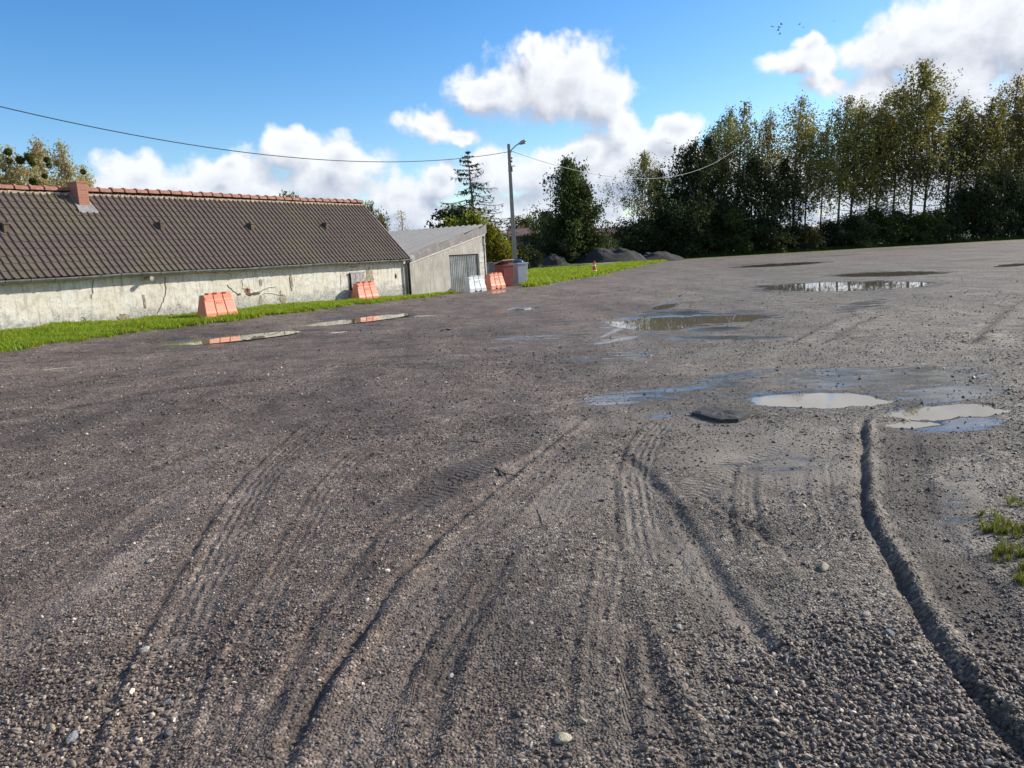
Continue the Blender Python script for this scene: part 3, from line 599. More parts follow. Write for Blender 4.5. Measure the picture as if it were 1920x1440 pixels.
for k, (cx, cy, rx, ry, m) in enumerate([(464, 546, 5, 7, 'rawbrick'), (464, 544, 2.2, 3, 'void'), (468, 552, 5, 3, 'crack'), (480, 550, 8, 3, 'crack'), (489, 566, 4, 12, 'rubble'), (489, 530, 3, 7, 'rubble'), (531, 560, 6, 9, 'rubble'), (546, 528, 3, 16, 'rubble'), (448, 552, 4, 2.5, 'crack'),
        (693, 520, 8, 20, 'rubble'), (742, 518, 1.6, 5, 'void'), (233, 596, 14, 7, 'rubble'), (320, 592, 6, 4, 'crack'), (271, 565, 2.5, 16, 'rubble'), (663, 500, 10, 2, 'mortar')]):
    patch('plaster_patch' if m in ('rubble', 'mortar') else ('exposed_brick' if m == 'rawbrick' else 'hole'), cx, cy, rx, ry, M[m], k, y=.010+.003*(k % 4))
# hatch
a_, c_ = bplane(656, 513, .03), bplane(683, 533, .03); hx0, hx1, hz0, hz1 = c_[0], a_[0], c_[2]-.15, a_[2]
hatch = MB().box(hx0-.03, hx1+.03, .02, .05, hz0-.03, hz1+.03).build('hatch', M['void'], barn)
for k in range(6):
    w_ = (hx1-hx0)/6; MB().box(hx0+k*w_+.006, hx0+(k+1)*w_-.006, .051, .075+.004*(k % 2), hz0, hz1).build('plank', M['plank'], hatch)
MB().box(hx0-.05, hx1+.05, .051, .09, hz1+.005, hz1+.045).build('lintel', M['plank'], hatch)
q_ = bplane(273, 522, .0); MB().tube([(q_[0], .0, q_[2]), (q_[0], .30, q_[2]-.01)], .055, 12).tube([(q_[0], .26, q_[2]-.01), (q_[0], .32, q_[2]-.01)], .068, 12).build('wall_pipe', M['pvc'], barn, smooth=False)
# roof
roof = MB().hexa([(-.08, EAVE_Y-.05, EAVE_Z-.07), (BLEN+.1, EAVE_Y-.05, EAVE_Z-.07), (BLEN+.1, RIDGE_Y, RIDGE_Z-.10), (-.08, RIDGE_Y, RIDGE_Z-.10)][::-1],
                 [(-.08, EAVE_Y-.02, EAVE_Z-.04), (BLEN+.1, EAVE_Y-.02, EAVE_Z-.04), (BLEN+.1, RIDGE_Y, RIDGE_Z-.06), (-.08, RIDGE_Y, RIDGE_Z-.06)][::-1])
roof.hexa([(-.08, 2*RIDGE_Y-EAVE_Y, EAVE_Z-.07), (BLEN+.1, 2*RIDGE_Y-EAVE_Y, EAVE_Z-.07), (BLEN+.1, RIDGE_Y-.004, RIDGE_Z-.10), (-.08, RIDGE_Y-.004, RIDGE_Z-.10)],
          [(-.08, 2*RIDGE_Y-EAVE_Y, EAVE_Z-.02), (BLEN+.1, 2*RIDGE_Y-EAVE_Y, EAVE_Z-.02), (BLEN+.1, RIDGE_Y-.004, RIDGE_Z-.05), (-.08, RIDGE_Y-.004, RIDGE_Z-.05)])
roof = roof.build('roof', M['tile'], barn)
TW, NROW = .20, 13; TE = SL/NROW
def tile_mb():
    xs = [0, .018, .036, .054, .072, .085, .14, .212]; zs = [.004, .030, .038, .030, .006, 0, -.003, -.001]; L0, L1 = -.03, TE+.012
    mb = MB(); V = []
    for y in (L0, L1):
        for x, z in zip(xs, zs): V.append((x, y, z+.018))
    for x, z in zip(xs, zs): V.append((x, L1, z-.012))
    n_ = len(xs); F = [(i+1, i, i+n_, i+n_+1) for i in range(n_-1)]+[(i+n_+1, i+n_, i+2*n_, i+2*n_+1) for i in range(n_-1)]
    V += [(xs[0], L0, 0), (xs[0], L1, 0)]; F += [(0, len(V)-2, len(V)-1, n_)]
    return mb.add(V, F)
tile_me = tile_mb().mesh('tile'); tile_me.materials.append(M['tile'])
c45 = SLOPE-math.radians(3.6)
def tile_mat4(col, row):
    d = row*TE; x = -.06+col*TW+random.uniform(-.004, .004)+.006*(row % 3); ji = random.uniform(-.008, .008)
    y = RIDGE_Y+math.cos(SLOPE)*d; z = RIDGE_Z-math.sin(SLOPE)*d-.03
    return Matrix.Translation((x, y, z)) @ Matrix.Rotation(-c45+ji, 4, 'X') @ Matrix.Rotation(random.uniform(-.012, .012), 4, 'Z')
NCOL = int((BLEN+.1)/TW); cells = [(c, r) for c in range(NCOL) for r in range(NROW)]
xl = bplane(0, 520, .1)[0]; vis = [q for q in cells if q[0]*TW < xl+.1]; vis.sort(key=lambda q: (-q[0]*TW - q[1]*.02)); near300 = set(vis[:290])
vch = [(bplane(x, y, -1.0), ) for x, y in []]
rest = MB(); tv = [Vector(v.co) for v in tile_me.vertices]; tf = [tuple(p.vertices) for p in tile_me.polygons]
for q in cells:
    m4 = tile_mat4(*q)
    if q in near300:
        o = link('tile', tile_me, roof); o.matrix_basis = m4
    else: rest.add([m4 @ v for v in tv], tf)
tag(rest.build('tile_field', M['tile'], roof), kind='stuff')
# ridge tiles
def ridge_mb():
    mb = MB(); n_ = 7
    for x0, x1, r in ((0, .40, .150), (.365, .435, .185)):
        V = [(x, r*math.cos(math.pi*k/(n_-1)), r*.85*math.sin(math.pi*k/(n_-1))) for x in (x0, x1) for k in range(n_)]
        mb.add(V, [(k, k+1, n_+k+1, n_+k) for k in range(n_-1)]+[tuple(range(n_))[::-1], tuple(range(n_, 2*n_))])
    return mb
rme = ridge_mb().mesh('ridge_tile'); rme.materials.append(M['ridge'])
k = 0
while -.1+k*.415 < BLEN:
    o = link('ridge_tile', rme, roof); o.location = (-.1+k*.415, RIDGE_Y, RIDGE_Z-.015-.02*math.sin(k*.21)+random.uniform(-.008, .008)); o.rotation_euler = (random.uniform(-.03, .03), random.uniform(-.012, .012), 0); k += 1
mo = MB(); xs = np.arange(-.1, BLEN, .12)
for x in xs: mo.box(x, x+.1199, RIDGE_Y+.10, RIDGE_Y+.150+random.uniform(0, .025), RIDGE_Z-.17, RIDGE_Z-.085+random.uniform(-.01, .012))
mo.build('ridge_mortar', M['mortar'], roof)
# chimney
cl, cr_ = bplane(128, 352, -2.25), bplane(163, 395, -1.9)
chx = (bplane(141, 385, -1.95)[0]+bplane(145, 350, -2.1)[0])/2; chw = .16; chx -= .10
chim = MB().box(chx-chw, chx+chw, RIDGE_Y+.02, RIDGE_Y+.56, RIDGE_Z-.85, RIDGE_Z+.18).build('chimney', M['brick'], barn)
MB().box(chx-chw-.015, chx+chw+.015, RIDGE_Y+.005, RIDGE_Y+.575, RIDGE_Z+.182, RIDGE_Z+.235).build('chimney_cap', M['brick'], chim)
fl = MB(); zc = lambda y: RIDGE_Z-(y-RIDGE_Y)*math.tan(SLOPE)+.03
y0f, y1f = RIDGE_Y+.12, RIDGE_Y+.72
for s0, s1 in ((-chw-.10, -chw+.005), (chw-.005, chw+.10)):
    fl.hexa([(chx+s0, y0f, zc(y0f)-.02), (chx+s1, y0f, zc(y0f)-.02), (chx+s1, y1f, zc(y1f)-.02), (chx+s0, y1f, zc(y1f)-.02)][::-1], [(chx+s0, y0f, zc(y0f)+.03), (chx+s1, y0f, zc(y0f)+.03), (chx+s1, y1f, zc(y1f)+.03), (chx+s0, y1f, zc(y1f)+.03)][::-1])
fl.hexa([(chx-chw-.1, y1f-.18, zc(y1f-.18)-.02), (chx+chw+.1, y1f-.18, zc(y1f-.18)-.02), (chx+chw+.13, y1f+.02, zc(y1f+.02)-.01), (chx-chw-.13, y1f+.02, zc(y1f+.02)-.01)][::-1],
        [(chx-chw-.1, y1f-.18, zc(y1f-.18)+.05), (chx+chw+.1, y1f-.18, zc(y1f-.18)+.05), (chx+chw+.13, y1f+.02, zc(y1f+.02)+.035), (chx-chw-.13, y1f+.02, zc(y1f+.02)+.035)][::-1])
fl.build('flashing', M['lead'], chim)
# roof vents
for px, py in ((10, 432), (302, 428), (471, 429), (611, 427)):
    y = -1.15; 
    for _ in range(6):
        v = bplane(px, py, y); y = RIDGE_Y+(RIDGE_Z-v[2])/math.tan(SLOPE)
    v = bplane(px, py, y)
    vt = MB().box(v[0]-.065, v[0]+.065, y-.10, y+.09, v[2]-.06, v[2]+.16).build('roof_vent', M['vent'], roof)
    MB().box(v[0]-.085, v[0]+.085, y-.12, y+.11, v[2]+.162, v[2]+.205).build('vent_cap', M['vent'], vt)
# gutter and pipes
gt = MB(); n_ = 9; sags = np.linspace(-.12, BLEN, 34)
def gz(x): return EAVE_Z-.045-.012*math.sin(x*.9)-.008*math.sin(x*2.3)
for a, b in zip(sags[:-1], sags[1:]):
    V = []
    for x in (a, b):
        for k in range(n_): t = math.pi*k/(n_-1); V.append((x, EAVE_Y+.055+.082*math.cos(t), gz(x)-.082*math.sin(t)))
        for k in range(n_): t = math.pi*(n_-1-k)/(n_-1); V.append((x, EAVE_Y+.055+.074*math.cos(t), gz(x)-.074*math.sin(t)))
    m_ = 2*n_; gt.add(V, [(k, (k+1) % m_, (k+1) % m_+m_, k+m_) for k in range(m_)])
gut = gt.build('gutter', M['zinc'], barn)
for x in np.arange(.1, BLEN, .62):
    mb = MB(); pts = [(x, EAVE_Y+.055+.088*math.cos(t), gz(x)-.088*math.sin(t)) for t in np.linspace(0, math.pi, 8)]
    mb.tube(pts, .012, 5).build('gutter_bracket', M['zinc'], gut)
MB().tube([(.10, .25, EAVE_Z-.10), (.10, .20, EAVE_Z-.18), (.10, .10, EAVE_Z-.26), (.10, .10, -.1)], .05, 10).build('downpipe', M['zinc'], barn, smooth=True)
MB().tube([(-.10, .20, EAVE_Z-.12), (-.10, .09, EAVE_Z-.24), (-.10, .09, -.1)], .055, 10).build('downpipe', M['dark_pipe'], barn, smooth=True)
MB().hexa([(-.12, EAVE_Y+.02, EAVE_Z-.10), (-.085, EAVE_Y+.02, EAVE_Z-.10), (-.085, RIDGE_Y, RIDGE_Z-.13), (-.12, RIDGE_Y, RIDGE_Z-.13)], [(-.12, EAVE_Y+.02, EAVE_Z+.03), (-.085, EAVE_Y+.02, EAVE_Z+.03), (-.085, RIDGE_Y, RIDGE_Z), (-.12, RIDGE_Y, RIDGE_Z)]).build('verge_board', M['plank'], barn)
# ------------------------------------------------------------------ garage (same local frame; s decreases to the right)
gar = empty('garage', bw(0, 0, 0), BROT, 'small lean-to garage with grey corrugated roof and metal door beside barn', 'garage')
gR = bplane(909.5, 450, 0)[0]; zL = bplane(772, 492, 0)[2]; zR = bplane(906, 437, 0)[2]; SX0 = -.14
hi_b = G(734, 436, zR+.42); DEPTH = max(3.0, -bl(hi_b)[1])
dl, dr = bplane(841.5, 478, 0)[0], bplane(897, 476, 0)[0]; dz = bplane(868, 477, 0)[2]
zt = lambda s: zL+(zR-zL)*(s-SX0)/(gR-SX0)
w_ = MB(); T = -.25
for s0, s1, z0, z1a, z1b in ((SX0, dl, -.3, zt(SX0), zt(dl)), (dl, dr, dz, zt(dl), zt(dr)), (dr, gR, -.3, zt(dr), zt(gR))):
    w_.hexa([(s1, T, z0), (s0, T, z0), (s0, 0, z0), (s1, 0, z0)], [(s1, T, z1b), (s0, T, z1a), (s0, 0, z1a), (s1, 0, z1b)])
w_.hexa([(gR, -DEPTH, -.3), (gR+.25, -DEPTH, -.3), (gR+.25, T-.002, -.3), (gR, T-.002, -.3)], [(gR, -DEPTH, zR), (gR+.25, -DEPTH, zR-.02), (gR+.25, T-.002, zR-.02), (gR, T-.002, zR)])
w_.box(gR, SX0, -DEPTH-.2, -DEPTH-.002, -.3, zL)
w_.build('wall', M['plaster2'], gar)
for k in range(7): MB().box(gR+.03+.02*(k % 2), dr-.03-.03*((k+1) % 2), .004, .014, .02+k*.27, .02+k*.27+.255).build('block', M['block'], gar)
# corrugated door
def wavy(x0, x1, z0, z1, y, pitch, amp):
    n_ = int(abs(x1-x0)/pitch*6); mb = MB(); xs = np.linspace(x0, x1, n_+1)
    V = [(x, y+amp*math.sin((x-x0)/pitch*2*math.pi), z) for z in (z0, z1) for x in xs]
    return mb.add(V, [(i+1, i, i+n_+1, i+n_+2) for i in range(n_)])
door = wavy(dl-.02, dr+.02, .02, dz-.04, -.12, .15, .030).build('door', M['door_metal'], gar, smooth=True)
MB().box(dl*.35+dr*.65-.02, dl*.35+dr*.65+.02, -.10, -.095, .05, dz-.05).build('door_seam', M['void'], door)
MB().box(dr, dl, -.20, -.16, 0, dz).build('door_backing', M['void'], gar)
MB().tube([(dl*.5+dr*.5-.35, -.09, .75), (dl*.5+dr*.5-.35, -.06, .78), (dl*.5+dr*.5-.35, -.06, .95), (dl*.5+dr*.5-.35, -.09, .98)], .015, 6).build('door_handle', M['steel'], door)
# roof sheets: corrugations run up the slope (to the right)
CP = DEPTH/19; print('garage', DEPTH, gR, zL, zR, dz)
RZ0, RZ1 = zL+.27, zR+.40; nsh = max(3, int(round(DEPTH/1.05))); shw = (DEPTH+.15)/nsh
ang = math.atan2(RZ1-RZ0, SX0-gR)
for k in range(nsh):
    y1 = .02-k*shw; y0 = y1-shw-.06; n_ = int((y1-y0)/CP*9)+1; ys = np.linspace(y0, y1, n_+1); V = []
    for s, z in ((SX0-.05, RZ0-.01), (gR-.12, RZ1+.02)):
        for y in ys: V.append((s, y, z+.17*CP*math.sin(y/CP*2*math.pi)+.004*(k % 2)))
    for s, z in ((SX0-.05, RZ0-.01), (gR-.12, RZ1+.02)):
        for y in ys: V.append((s, y, z-.010+.17*CP*math.sin(y/CP*2*math.pi)+.004*(k % 2)))
    m_ = n_+1
    F = [(i, i+1, m_+i+1, m_+i) for i in range(n_)]+[(2*m_+i+1, 2*m_+i, 3*m_+i, 3*m_+i+1) for i in range(n_)]+[(m_+i, m_+i+1, 3*m_+i+1, 3*m_+i) for i in range(n_)]
    MB().add(V, F).build('roof_sheet', M['fibro'], gar, smooth=False)
cuts = [SX0-.02, SX0*.62+gR*.38, SX0*.3+gR*.7, SX0*.09+gR*.91, gR-.1]
for k, (s0, s1) in enumerate(zip(cuts[:-1], cuts[1:])):
    a, b = zt(s0), zt(s1); t0, t1 = a+.30+.02*(k == 0), b+.44-.02*(k < 3); yo = .05+.006*(k % 2)
    MB().hexa([(s1+.004, yo-.03, b-.02), (s0, yo-.03, a-.02), (s0, yo, a-.02), (s1+.004, yo, b-.02)], [(s1+.004, yo-.03, t1), (s0, yo-.03, t0), (s0, yo+.0, t0), (s1+.004, yo, t1)]).build('fascia_sheet', M['fascia'], gar)
MB().hexa([(gR, .002, zR-.09), (SX0, .002, zL-.09), (SX0, .045, zL-.09), (gR, .045, zR-.09)], [(gR, .002, zR-.025), (SX0, .002, zL-.025), (SX0, .045, zL-.025), (gR, .045, zR-.025)]).build('fascia_batten', M['block'], gar)
MB().hexa([(SX0-.45, .06, zt(SX0-.45)+.02), (SX0+.02, .06, zL+.0), (SX0+.02, .09, zL), (SX0-.45, .09, zt(SX0-.45)+.02)], [(SX0-.35, .06, zt(SX0-.45)+.24), (SX0-.03, .06, zL+.33), (SX0-.03, .09, zL+.33), (SX0-.35, .09, zt(SX0-.45)+.24)]).build('flashing', M['lead'], gar)
MB().tube([(gR+.16, .03, zR-.15), (gR+.22, .04, zR-.35), (gR+.16, .03, zR-.6), (gR+.17, .03, zR-1.2), (gR+.16, .03, .3)], .02, 6).tube([(gR+.02, .03, zR-.22), (gR+.2, .03, zR-.2)], .025, 6).tube([(gR+.02, .03, zR-.55), (gR+.2, .03, zR-.58)], .03, 6).build('conduit', M['dark_pipe'], gar)
# ------------------------------------------------------------------ road barriers
def barrier_meshes():
    L, Hh = 1.08, .86
    prof = [(.245, .00), (.245, .22), (.215, .30), (.150, .62), (.150, .66), (.125, .70), (.115, Hh)]
    xs = [-.54, -.525, -.36, -.225, -.203, -.19, -.18, -.17, -.157, -.135, 0, .135, .157, .17, .18, .19, .203, .225, .36, .525, .54]
    def foot(x):
        for c in (-.30+.12, .30-.12):
            d = abs(x-c)
            if d < .045: return .085
        return 0.
    def inset(x):
        d = min(abs(x+.18), abs(x-.18)); return .022 if d < .011 else 0.
    rows = []
    for x in xs:
        e = .02 if abs(x) > .53 else 0.; r = []
        for w, z in prof:
            zz = z if z > .01 else foot(x)
            top = 0
            if z >= Hh and .05 < abs(x) < .17 : top = 0
            r.append((x*(1-.15*z/Hh), w-e-inset(x), zz))
        for w, z in prof[::-1]:
            zz = z if z > .01 else foot(x); r.append((x*(1-.15*z/Hh), -(w-e-inset(x)), zz))
        rows.append(r)
    m_ = len(rows[0]); mb = MB(); mb.v = [v for r in rows for v in r]
    for i in range(len(rows)-1):
        for k in range(m_): mb.f.append((i*m_+k, i*m_+(k+1) % m_, (i+1)*m_+(k+1) % m_, (i+1)*m_+k))
    mb.f.append(tuple(range(m_))[::-1]); mb.f.append(tuple((len(rows)-1)*m_+k for k in range(m_)))
    body = mb.mesh('body')
    cap = MB()
    for x0, x1 in ((-.36, -.285), (-.10, .02), (.20, .285)): cap.box(x0, x1, -.105, .105, Hh+.002, Hh+.062)
    cap.box(-.36, .285, -.105, -.075, Hh+.0005, Hh+.060)
    cap = cap.mesh('handle_bar')
    lug = MB().hexa([(-.503, -.03, .48), (-.488, -.03, .48), (-.488, .03, .48), (-.503, .03, .48)], [(-.473, -.03, .80), (-.458, -.03, .80), (-.458, .03, .80), (-.473, .03, .80)]).mesh('coupling_slot'); lug2 = MB().box(.36, .45, .128, .150, .70, .80).mesh('coupling_lug')
    plate = MB().box(-.10, .10, .1585, .170, .46, .60).mesh('panel')
    stub = MB().box(-.44, -.37, -.10, .10, Hh+.002, Hh+.03).mesh('filler_cap')
    foot_ = MB().box(-.535, -.520, .02, .12, .12, .15).mesh('drain_plug')
    return body, cap, lug, lug2, plate, stub, foot_
BM = barrier_meshes()
def barrier(px, py, rz, mat, label, tilt=0., sink=.015, sc=1.0, dist=None):
    P = gpt(px, py) if dist is None else dist
    r = empty('road_barrier', (P[0], P[1], P[2]-sink), rz, label, 'barrier', 'plastic road barriers'); r.rotation_euler = (tilt, 0, rz); r.scale = (sc*1.06, sc, sc*.86)
    for me_, nm, m in zip(BM, ('body', 'handle_bar', 'coupling_slot', 'coupling_lug', 'panel', 'filler_cap', 'drain_plug'), (mat, mat, M['void'], mat, mat, mat, M['void'])):
        c = me_.copy(); o = link(nm, c, r, m)
        if nm == 'body':
            b = o.modifiers.new('bevel', 'BEVEL'); b.width = .012; b.segments = 2; b.limit_method = 'ANGLE'; b.angle_limit = math.radians(25)
    return r
# ends: barrier axis is along the barn wall; local -y looks out of the wall
brz = math.atan2(BD[1], BD[0])
b1 = barrier(409, 597, brz-math.radians(2)+math.pi, M['orange'], 'orange plastic barrier on the grass farthest from the garage', sc=1.0)
P2 = bw(bl(GH(685, 563))[0], .42); P2[2] = TZ(P2[0], P2[1])
_s2 = bplane(684, 548, .42)[0]; P2 = bw(_s2, .42); P2[2] = TZ(P2[0], P2[1])
b2 = barrier(0, 0, brz-math.radians(4)+math.pi, M['orange'], 'orange plastic barrier against the plaster wall below the wooden hatch', dist=P2)
b3 = barrier(891, 546, brz-math.radians(14)+math.pi, M['white_p'], 'white plastic barrier before the metal garage door', tilt=.0, sc=.98)
b4 = barrier(928, 541.5, brz-math.radians(6)+math.pi, M['orange'], 'orange plastic barrier next to the white one, before the bins', sc=1.05)
# ------------------------------------------------------------------ bins
def wbin(P, rz, w, d, h, mat, lidmat, label, lid='closed', name='wheelie_bin'):
    r = empty(name, P, rz, label, 'bin', 'waste bins by the garage')
    wb, db = w*.80, d*.78; z0 = .06
    body = MB().hexa([(-wb/2, -db/2, z0), (wb/2, -db/2, z0), (wb/2, db/2, z0), (-wb/2, db/2, z0)], [(-w/2, -d/2, h), (w/2, -d/2, h), (w/2, d/2, h), (-w/2, d/2, h)]).build('body', mat, r, bevel=.025)
    rim = MB()
    rim.box(-w/2-.025, w/2+.025, -d/2-.025, -d/2+.012, h-.055, h+.012).box(-w/2-.025, w/2+.025, d/2-.012, d/2+.025, h-.055, h+.012)
    rim.box(-w/2-.025, -w/2+.012, -d/2+.0125, d/2-.0125, h-.055, h+.012).box(w/2-.012, w/2+.025, -d/2+.0125, d/2-.0125, h-.055, h+.012); rim.build('rim', mat, r, bevel=.008)
    for sx in (-1, 1):
        for sy in ((1,) if name == 'wheelie_bin' else (1, -1)):
            cx, cy = sx*(wb/2+.02), sy*(db/2-.02)
            wh = MB().tube([(cx-.025, cy, .10), (cx+.025, cy, .10)], .10, 16).build('wheel', M['rubber'], r)
            MB().tube([(cx-.03, cy, .10), (cx+.03, cy, .10)], .045, 10).build('hub', M['bin_grey'], wh)
    MB().tube([(-w/2+.08, d/2+.06, h-.03), (w/2-.08, d/2+.06, h-.03)], .016, 8).tube([(-w/2+.09, d/2, h-.03), (-w/2+.09, d/2+.06, h-.03)], .014, 6).tube([(w/2-.09, d/2, h-.03), (w/2-.09, d/2+.06, h-.03)], .014, 6).build('handle', mat, r)
    lm = MB(); a = w/2+.035; y0, y1 = -d/2-.05, d/2+.03
    lm.hexa([(-a, y0, 0), (a, y0, 0), (a, y1, 0), (-a, y1, 0)], [(-a+.03, y0+.04, .055), (a-.03, y0+.04, .055), (a-.03, y1-.02, .075), (-a+.03, y1-.02, .075)])
    if lid is not None:
        lo = lm.build('lid', lidmat, r, bevel=.012)
        ang_ = {'closed': 0, 'ajar': -.13, 'tilted': -.24, 'hanging': -4.45}[lid]
        piv = Vector((0, d/2+.03, h+.014))
        lo.matrix_basis = Matrix.Translation(piv) @ Matrix.Rotation(ang_, 4, 'X') @ Matrix.Translation(-Vector((0, d/2+.03, 0)))
    return r
brot = brz-math.radians(32)+math.pi/1e9
def ground_at(px, py, back=0.0):
    P = GH(px, py); u = P[:2]/np.linalg.norm(P[:2]); P = P.copy(); P[:2] += u*back; P[2] = TZ(P[0], P[1])-.01; return P
wbin(ground_at(902, 541, .9), math.radians(14), .74, .74, 1.20, M['bin_grey'], M['bin_dark'], 'grey bin with dark lid nearest the garage door', 'closed', 'wheelie_bin')
wbin(ground_at(929, 538, 1.1), math.radians(14), .86, .76, 1.22, M['bin_grey'], M['bin_dark'], 'grey bin with dark lid squeezed behind the maroon bin', 'closed')
wbin(ground_at(947, 538.5, .35), math.radians(36), .72, .84, 1.16, M['bin_red'], M['lid_pink'], 'maroon wheeled bin with its lid half open', 'tilted')
wbin(ground_at(974, 535.5, .40), math.radians(33), .70, .82, 1.20, M['bin_light'], M['bin_light'], 'light grey wheeled bin with a blue bag, lid hanging open', 'hanging')
P = ground_at(974, 535.5, .40)
bag = MB(); rr = random.Random(4); n1, n2 = 14, 9; V = []
for j in range(n2):
    ph = math.pi*j/(n2-1)-math.pi/2
    for k in range(n1):
        th = 2*math.pi*k/n1; f = 1+rr.uniform(-.10, .10); V.append((.30*f*math.cos(ph)*math.cos(th), .30*f*math.cos(ph)*math.sin(th), .17*f*math.sin(ph)))
bag.add(V, [(j*n1+k, j*n1+(k+1) % n1, (j+1)*n1+(k+1) % n1, (j+1)*n1+k) for j in range(n2-1) for k in range(n1)])
bg_ = bag.build('rubbish_bag', M['bag'], None, smooth=True); bg_.location = (float(P[0]), float(P[1]), float(P[2])+1.23); tag(bg_, 'crumpled blue bag bulging from the top of the light grey bin', 'bag')
# ------------------------------------------------------------------ cone
P = gpt(1115, 515); cone = empty('traffic_cone', P, .3, 'orange and white traffic cone at the grass edge', 'cone')
MB().box(-.24, .24, -.24, .24, 0, .05).build('base', M['cone_base'], cone, bevel=.015)
cr = lambda z: .185-(z-.05)*.162
for nm, z0, z1, m in (('sleeve', .05, .30, 'cone_w'), ('sleeve', .3001, .56, 'cone_o'), ('sleeve', .5601, .68, 'cone_w'), ('tip', .6801, .92, 'cone_o')):
    MB().lathe([(cr(z0), z0), (cr(z1), z1)], 20).build(nm, M[m], cone, smooth=False)
# ------------------------------------------------------------------ lamp pole, cables
PD = 46.0; Pb = at(966.5, 505, PD); Pt = at(953.5, 270, PD); pole = empty('lamp_pole', (Pb[0], Pb[1], 0), 0, 'concrete pole with a street lamp arm behind the bins', 'street lamp')
ph = float(Pt[2]); lx = float(Pt[0]-Pb[0])
sh = MB()
sh.hexa([(-.15, -.12, -.3), (.15, -.12, -.3), (.15, .12, -.3), (-.15, .12, -.3)], [(lx-.085, -.075, ph), (lx+.085, -.075, ph), (lx+.085, .075, ph), (lx-.085, .075, ph)]); sh.build('shaft', M['concrete'], pole, bevel=.015)
def onp(px, py): v = at(px, py, PD); return (float(v[0]-Pb[0]), 0.0, float(v[2]))
arm = MB().tube([onp(957, 300), onp(957, 288), onp(959, 281), onp(966, 274), onp(974, 268.5)], .032, 8).build('lamp_arm', M['steel'], pole, smooth=True)
h0, h1 = Vector(onp(972.5, 270)), Vector(onp(987, 263.5)); dv = (h1-h0); V = []
hd = MB(); st = [(0, .05), (.12, .11), (.35, .18), (.65, .20), (.9, .14), (1, .04)]
for t, r in st:
    c = h0+dv*t
    for k in range(10):
        a = 2*math.pi*k/10; V.append((c.x-dv.normalized().z*r*.62*math.sin(a), c.y+r*1.25*math.cos(a), c.z+dv.normalized().x*r*.62*math.sin(a)))
hd.add(V, [(i*10+k, i*10+(k+1) % 10, (i+1)*10+(k+1) % 10, (i+1)*10+k) for i in range(len(st)-1) for k in range(10)]); head = hd.build('lamp_head', M['lamp'], pole, smooth=True)
cb = h0+dv*.58; MB().lathe([(.02, -.03), (.13, -.015), (.16, .03)], 14, (cb.x+.02, cb.y, cb.z-.085)).build('lamp_bowl', M['lampglass'], head, smooth=True)
for py, L in ((283, .16), (312, .50), (318, .24), (321, .30)):
    x, _, z = onp(956.5, py); MB().box(x-.12, x+L*.6, -.10, -.075, z-.025, z+.025).build('bracket', M['steel'], pole)
for py in (297, 303, 315, 320):
    x, _, z = onp(959.5, py); MB().lathe([(.03, -.06), (.05, -.03), (.03, 0), (.05, .03), (.03, .06)], 8, (x, -.1, z)).build('insulator', M['dark_pipe'], pole)
def cable(p0, p1, sag, r, mat, label, n_=40):
    p0, p1 = Vector([float(v) for v in p0]), Vector([float(v) for v in p1]); pts = []
    for t in np.linspace(0, 1, n_): p = p0.lerp(p1, t); p.z -= sag*4*t*(1-t); pts.append(p)
    o = MB().tube(pts, r, 6).build('overhead_cable', mat, None, smooth=True); return tag(o, label, 'cable', 'overhead cables')
A = at(951, 285, PD); Bq = at(0, 201, 24.0); dirq = Bq-A; Bend = A+dirq*1.45
# sag so that the cable passes the photographed mid point
mid = None
cable(A, Bend, .001, .0, M['cable'], 'x') if False else None
def cable_px(p0, far, tfar, sag, r, mat, label): return cable(p0, p0+(far-p0)*tfar, sag, r, mat, label)
Bfar = at(-250, 136, 24.0)
cable(A, Bfar, 1.4, .019, M['cable'], 'black overhead cable from the lamp pole across the barn roof')
npole = empty('utility_pole', (Bfar[0], Bfar[1], 0), 0, 'plain concrete pole that carries the cable over the barn', 'pole'); MB().tube([(0, 0, -.3), (0, 0, float(Bfar[2])+.25)], [.16, .10], 10).build('shaft', M['concrete'], npole, smooth=True)
MB().box(-.25, .25, -.05, .05, float(Bfar[2])-.06, float(Bfar[2])+.06).build('bracket', M['steel'], npole)
P3 = at(1396, 266, 99.0); fpole = empty('utility_pole', (P3[0], P3[1], 0), 0, 'thin dark utility pole standing before the tree row', 'pole')
MB().tube([(0, 0, -.3), (0, 0, float(P3[2])+.2)], [.10, .06], 8).build('shaft', M['bark'], fpole, smooth=True); MB().box(-.2, .2, -.05, .05, float(P3[2])-.05, float(P3[2])+.05).build('bracket', M['steel'], fpole)
cable(at(958, 283, PD), P3, 2.9, .016, M['cable_pale'], 'pale overhead cable from the lamp pole to the tree row')
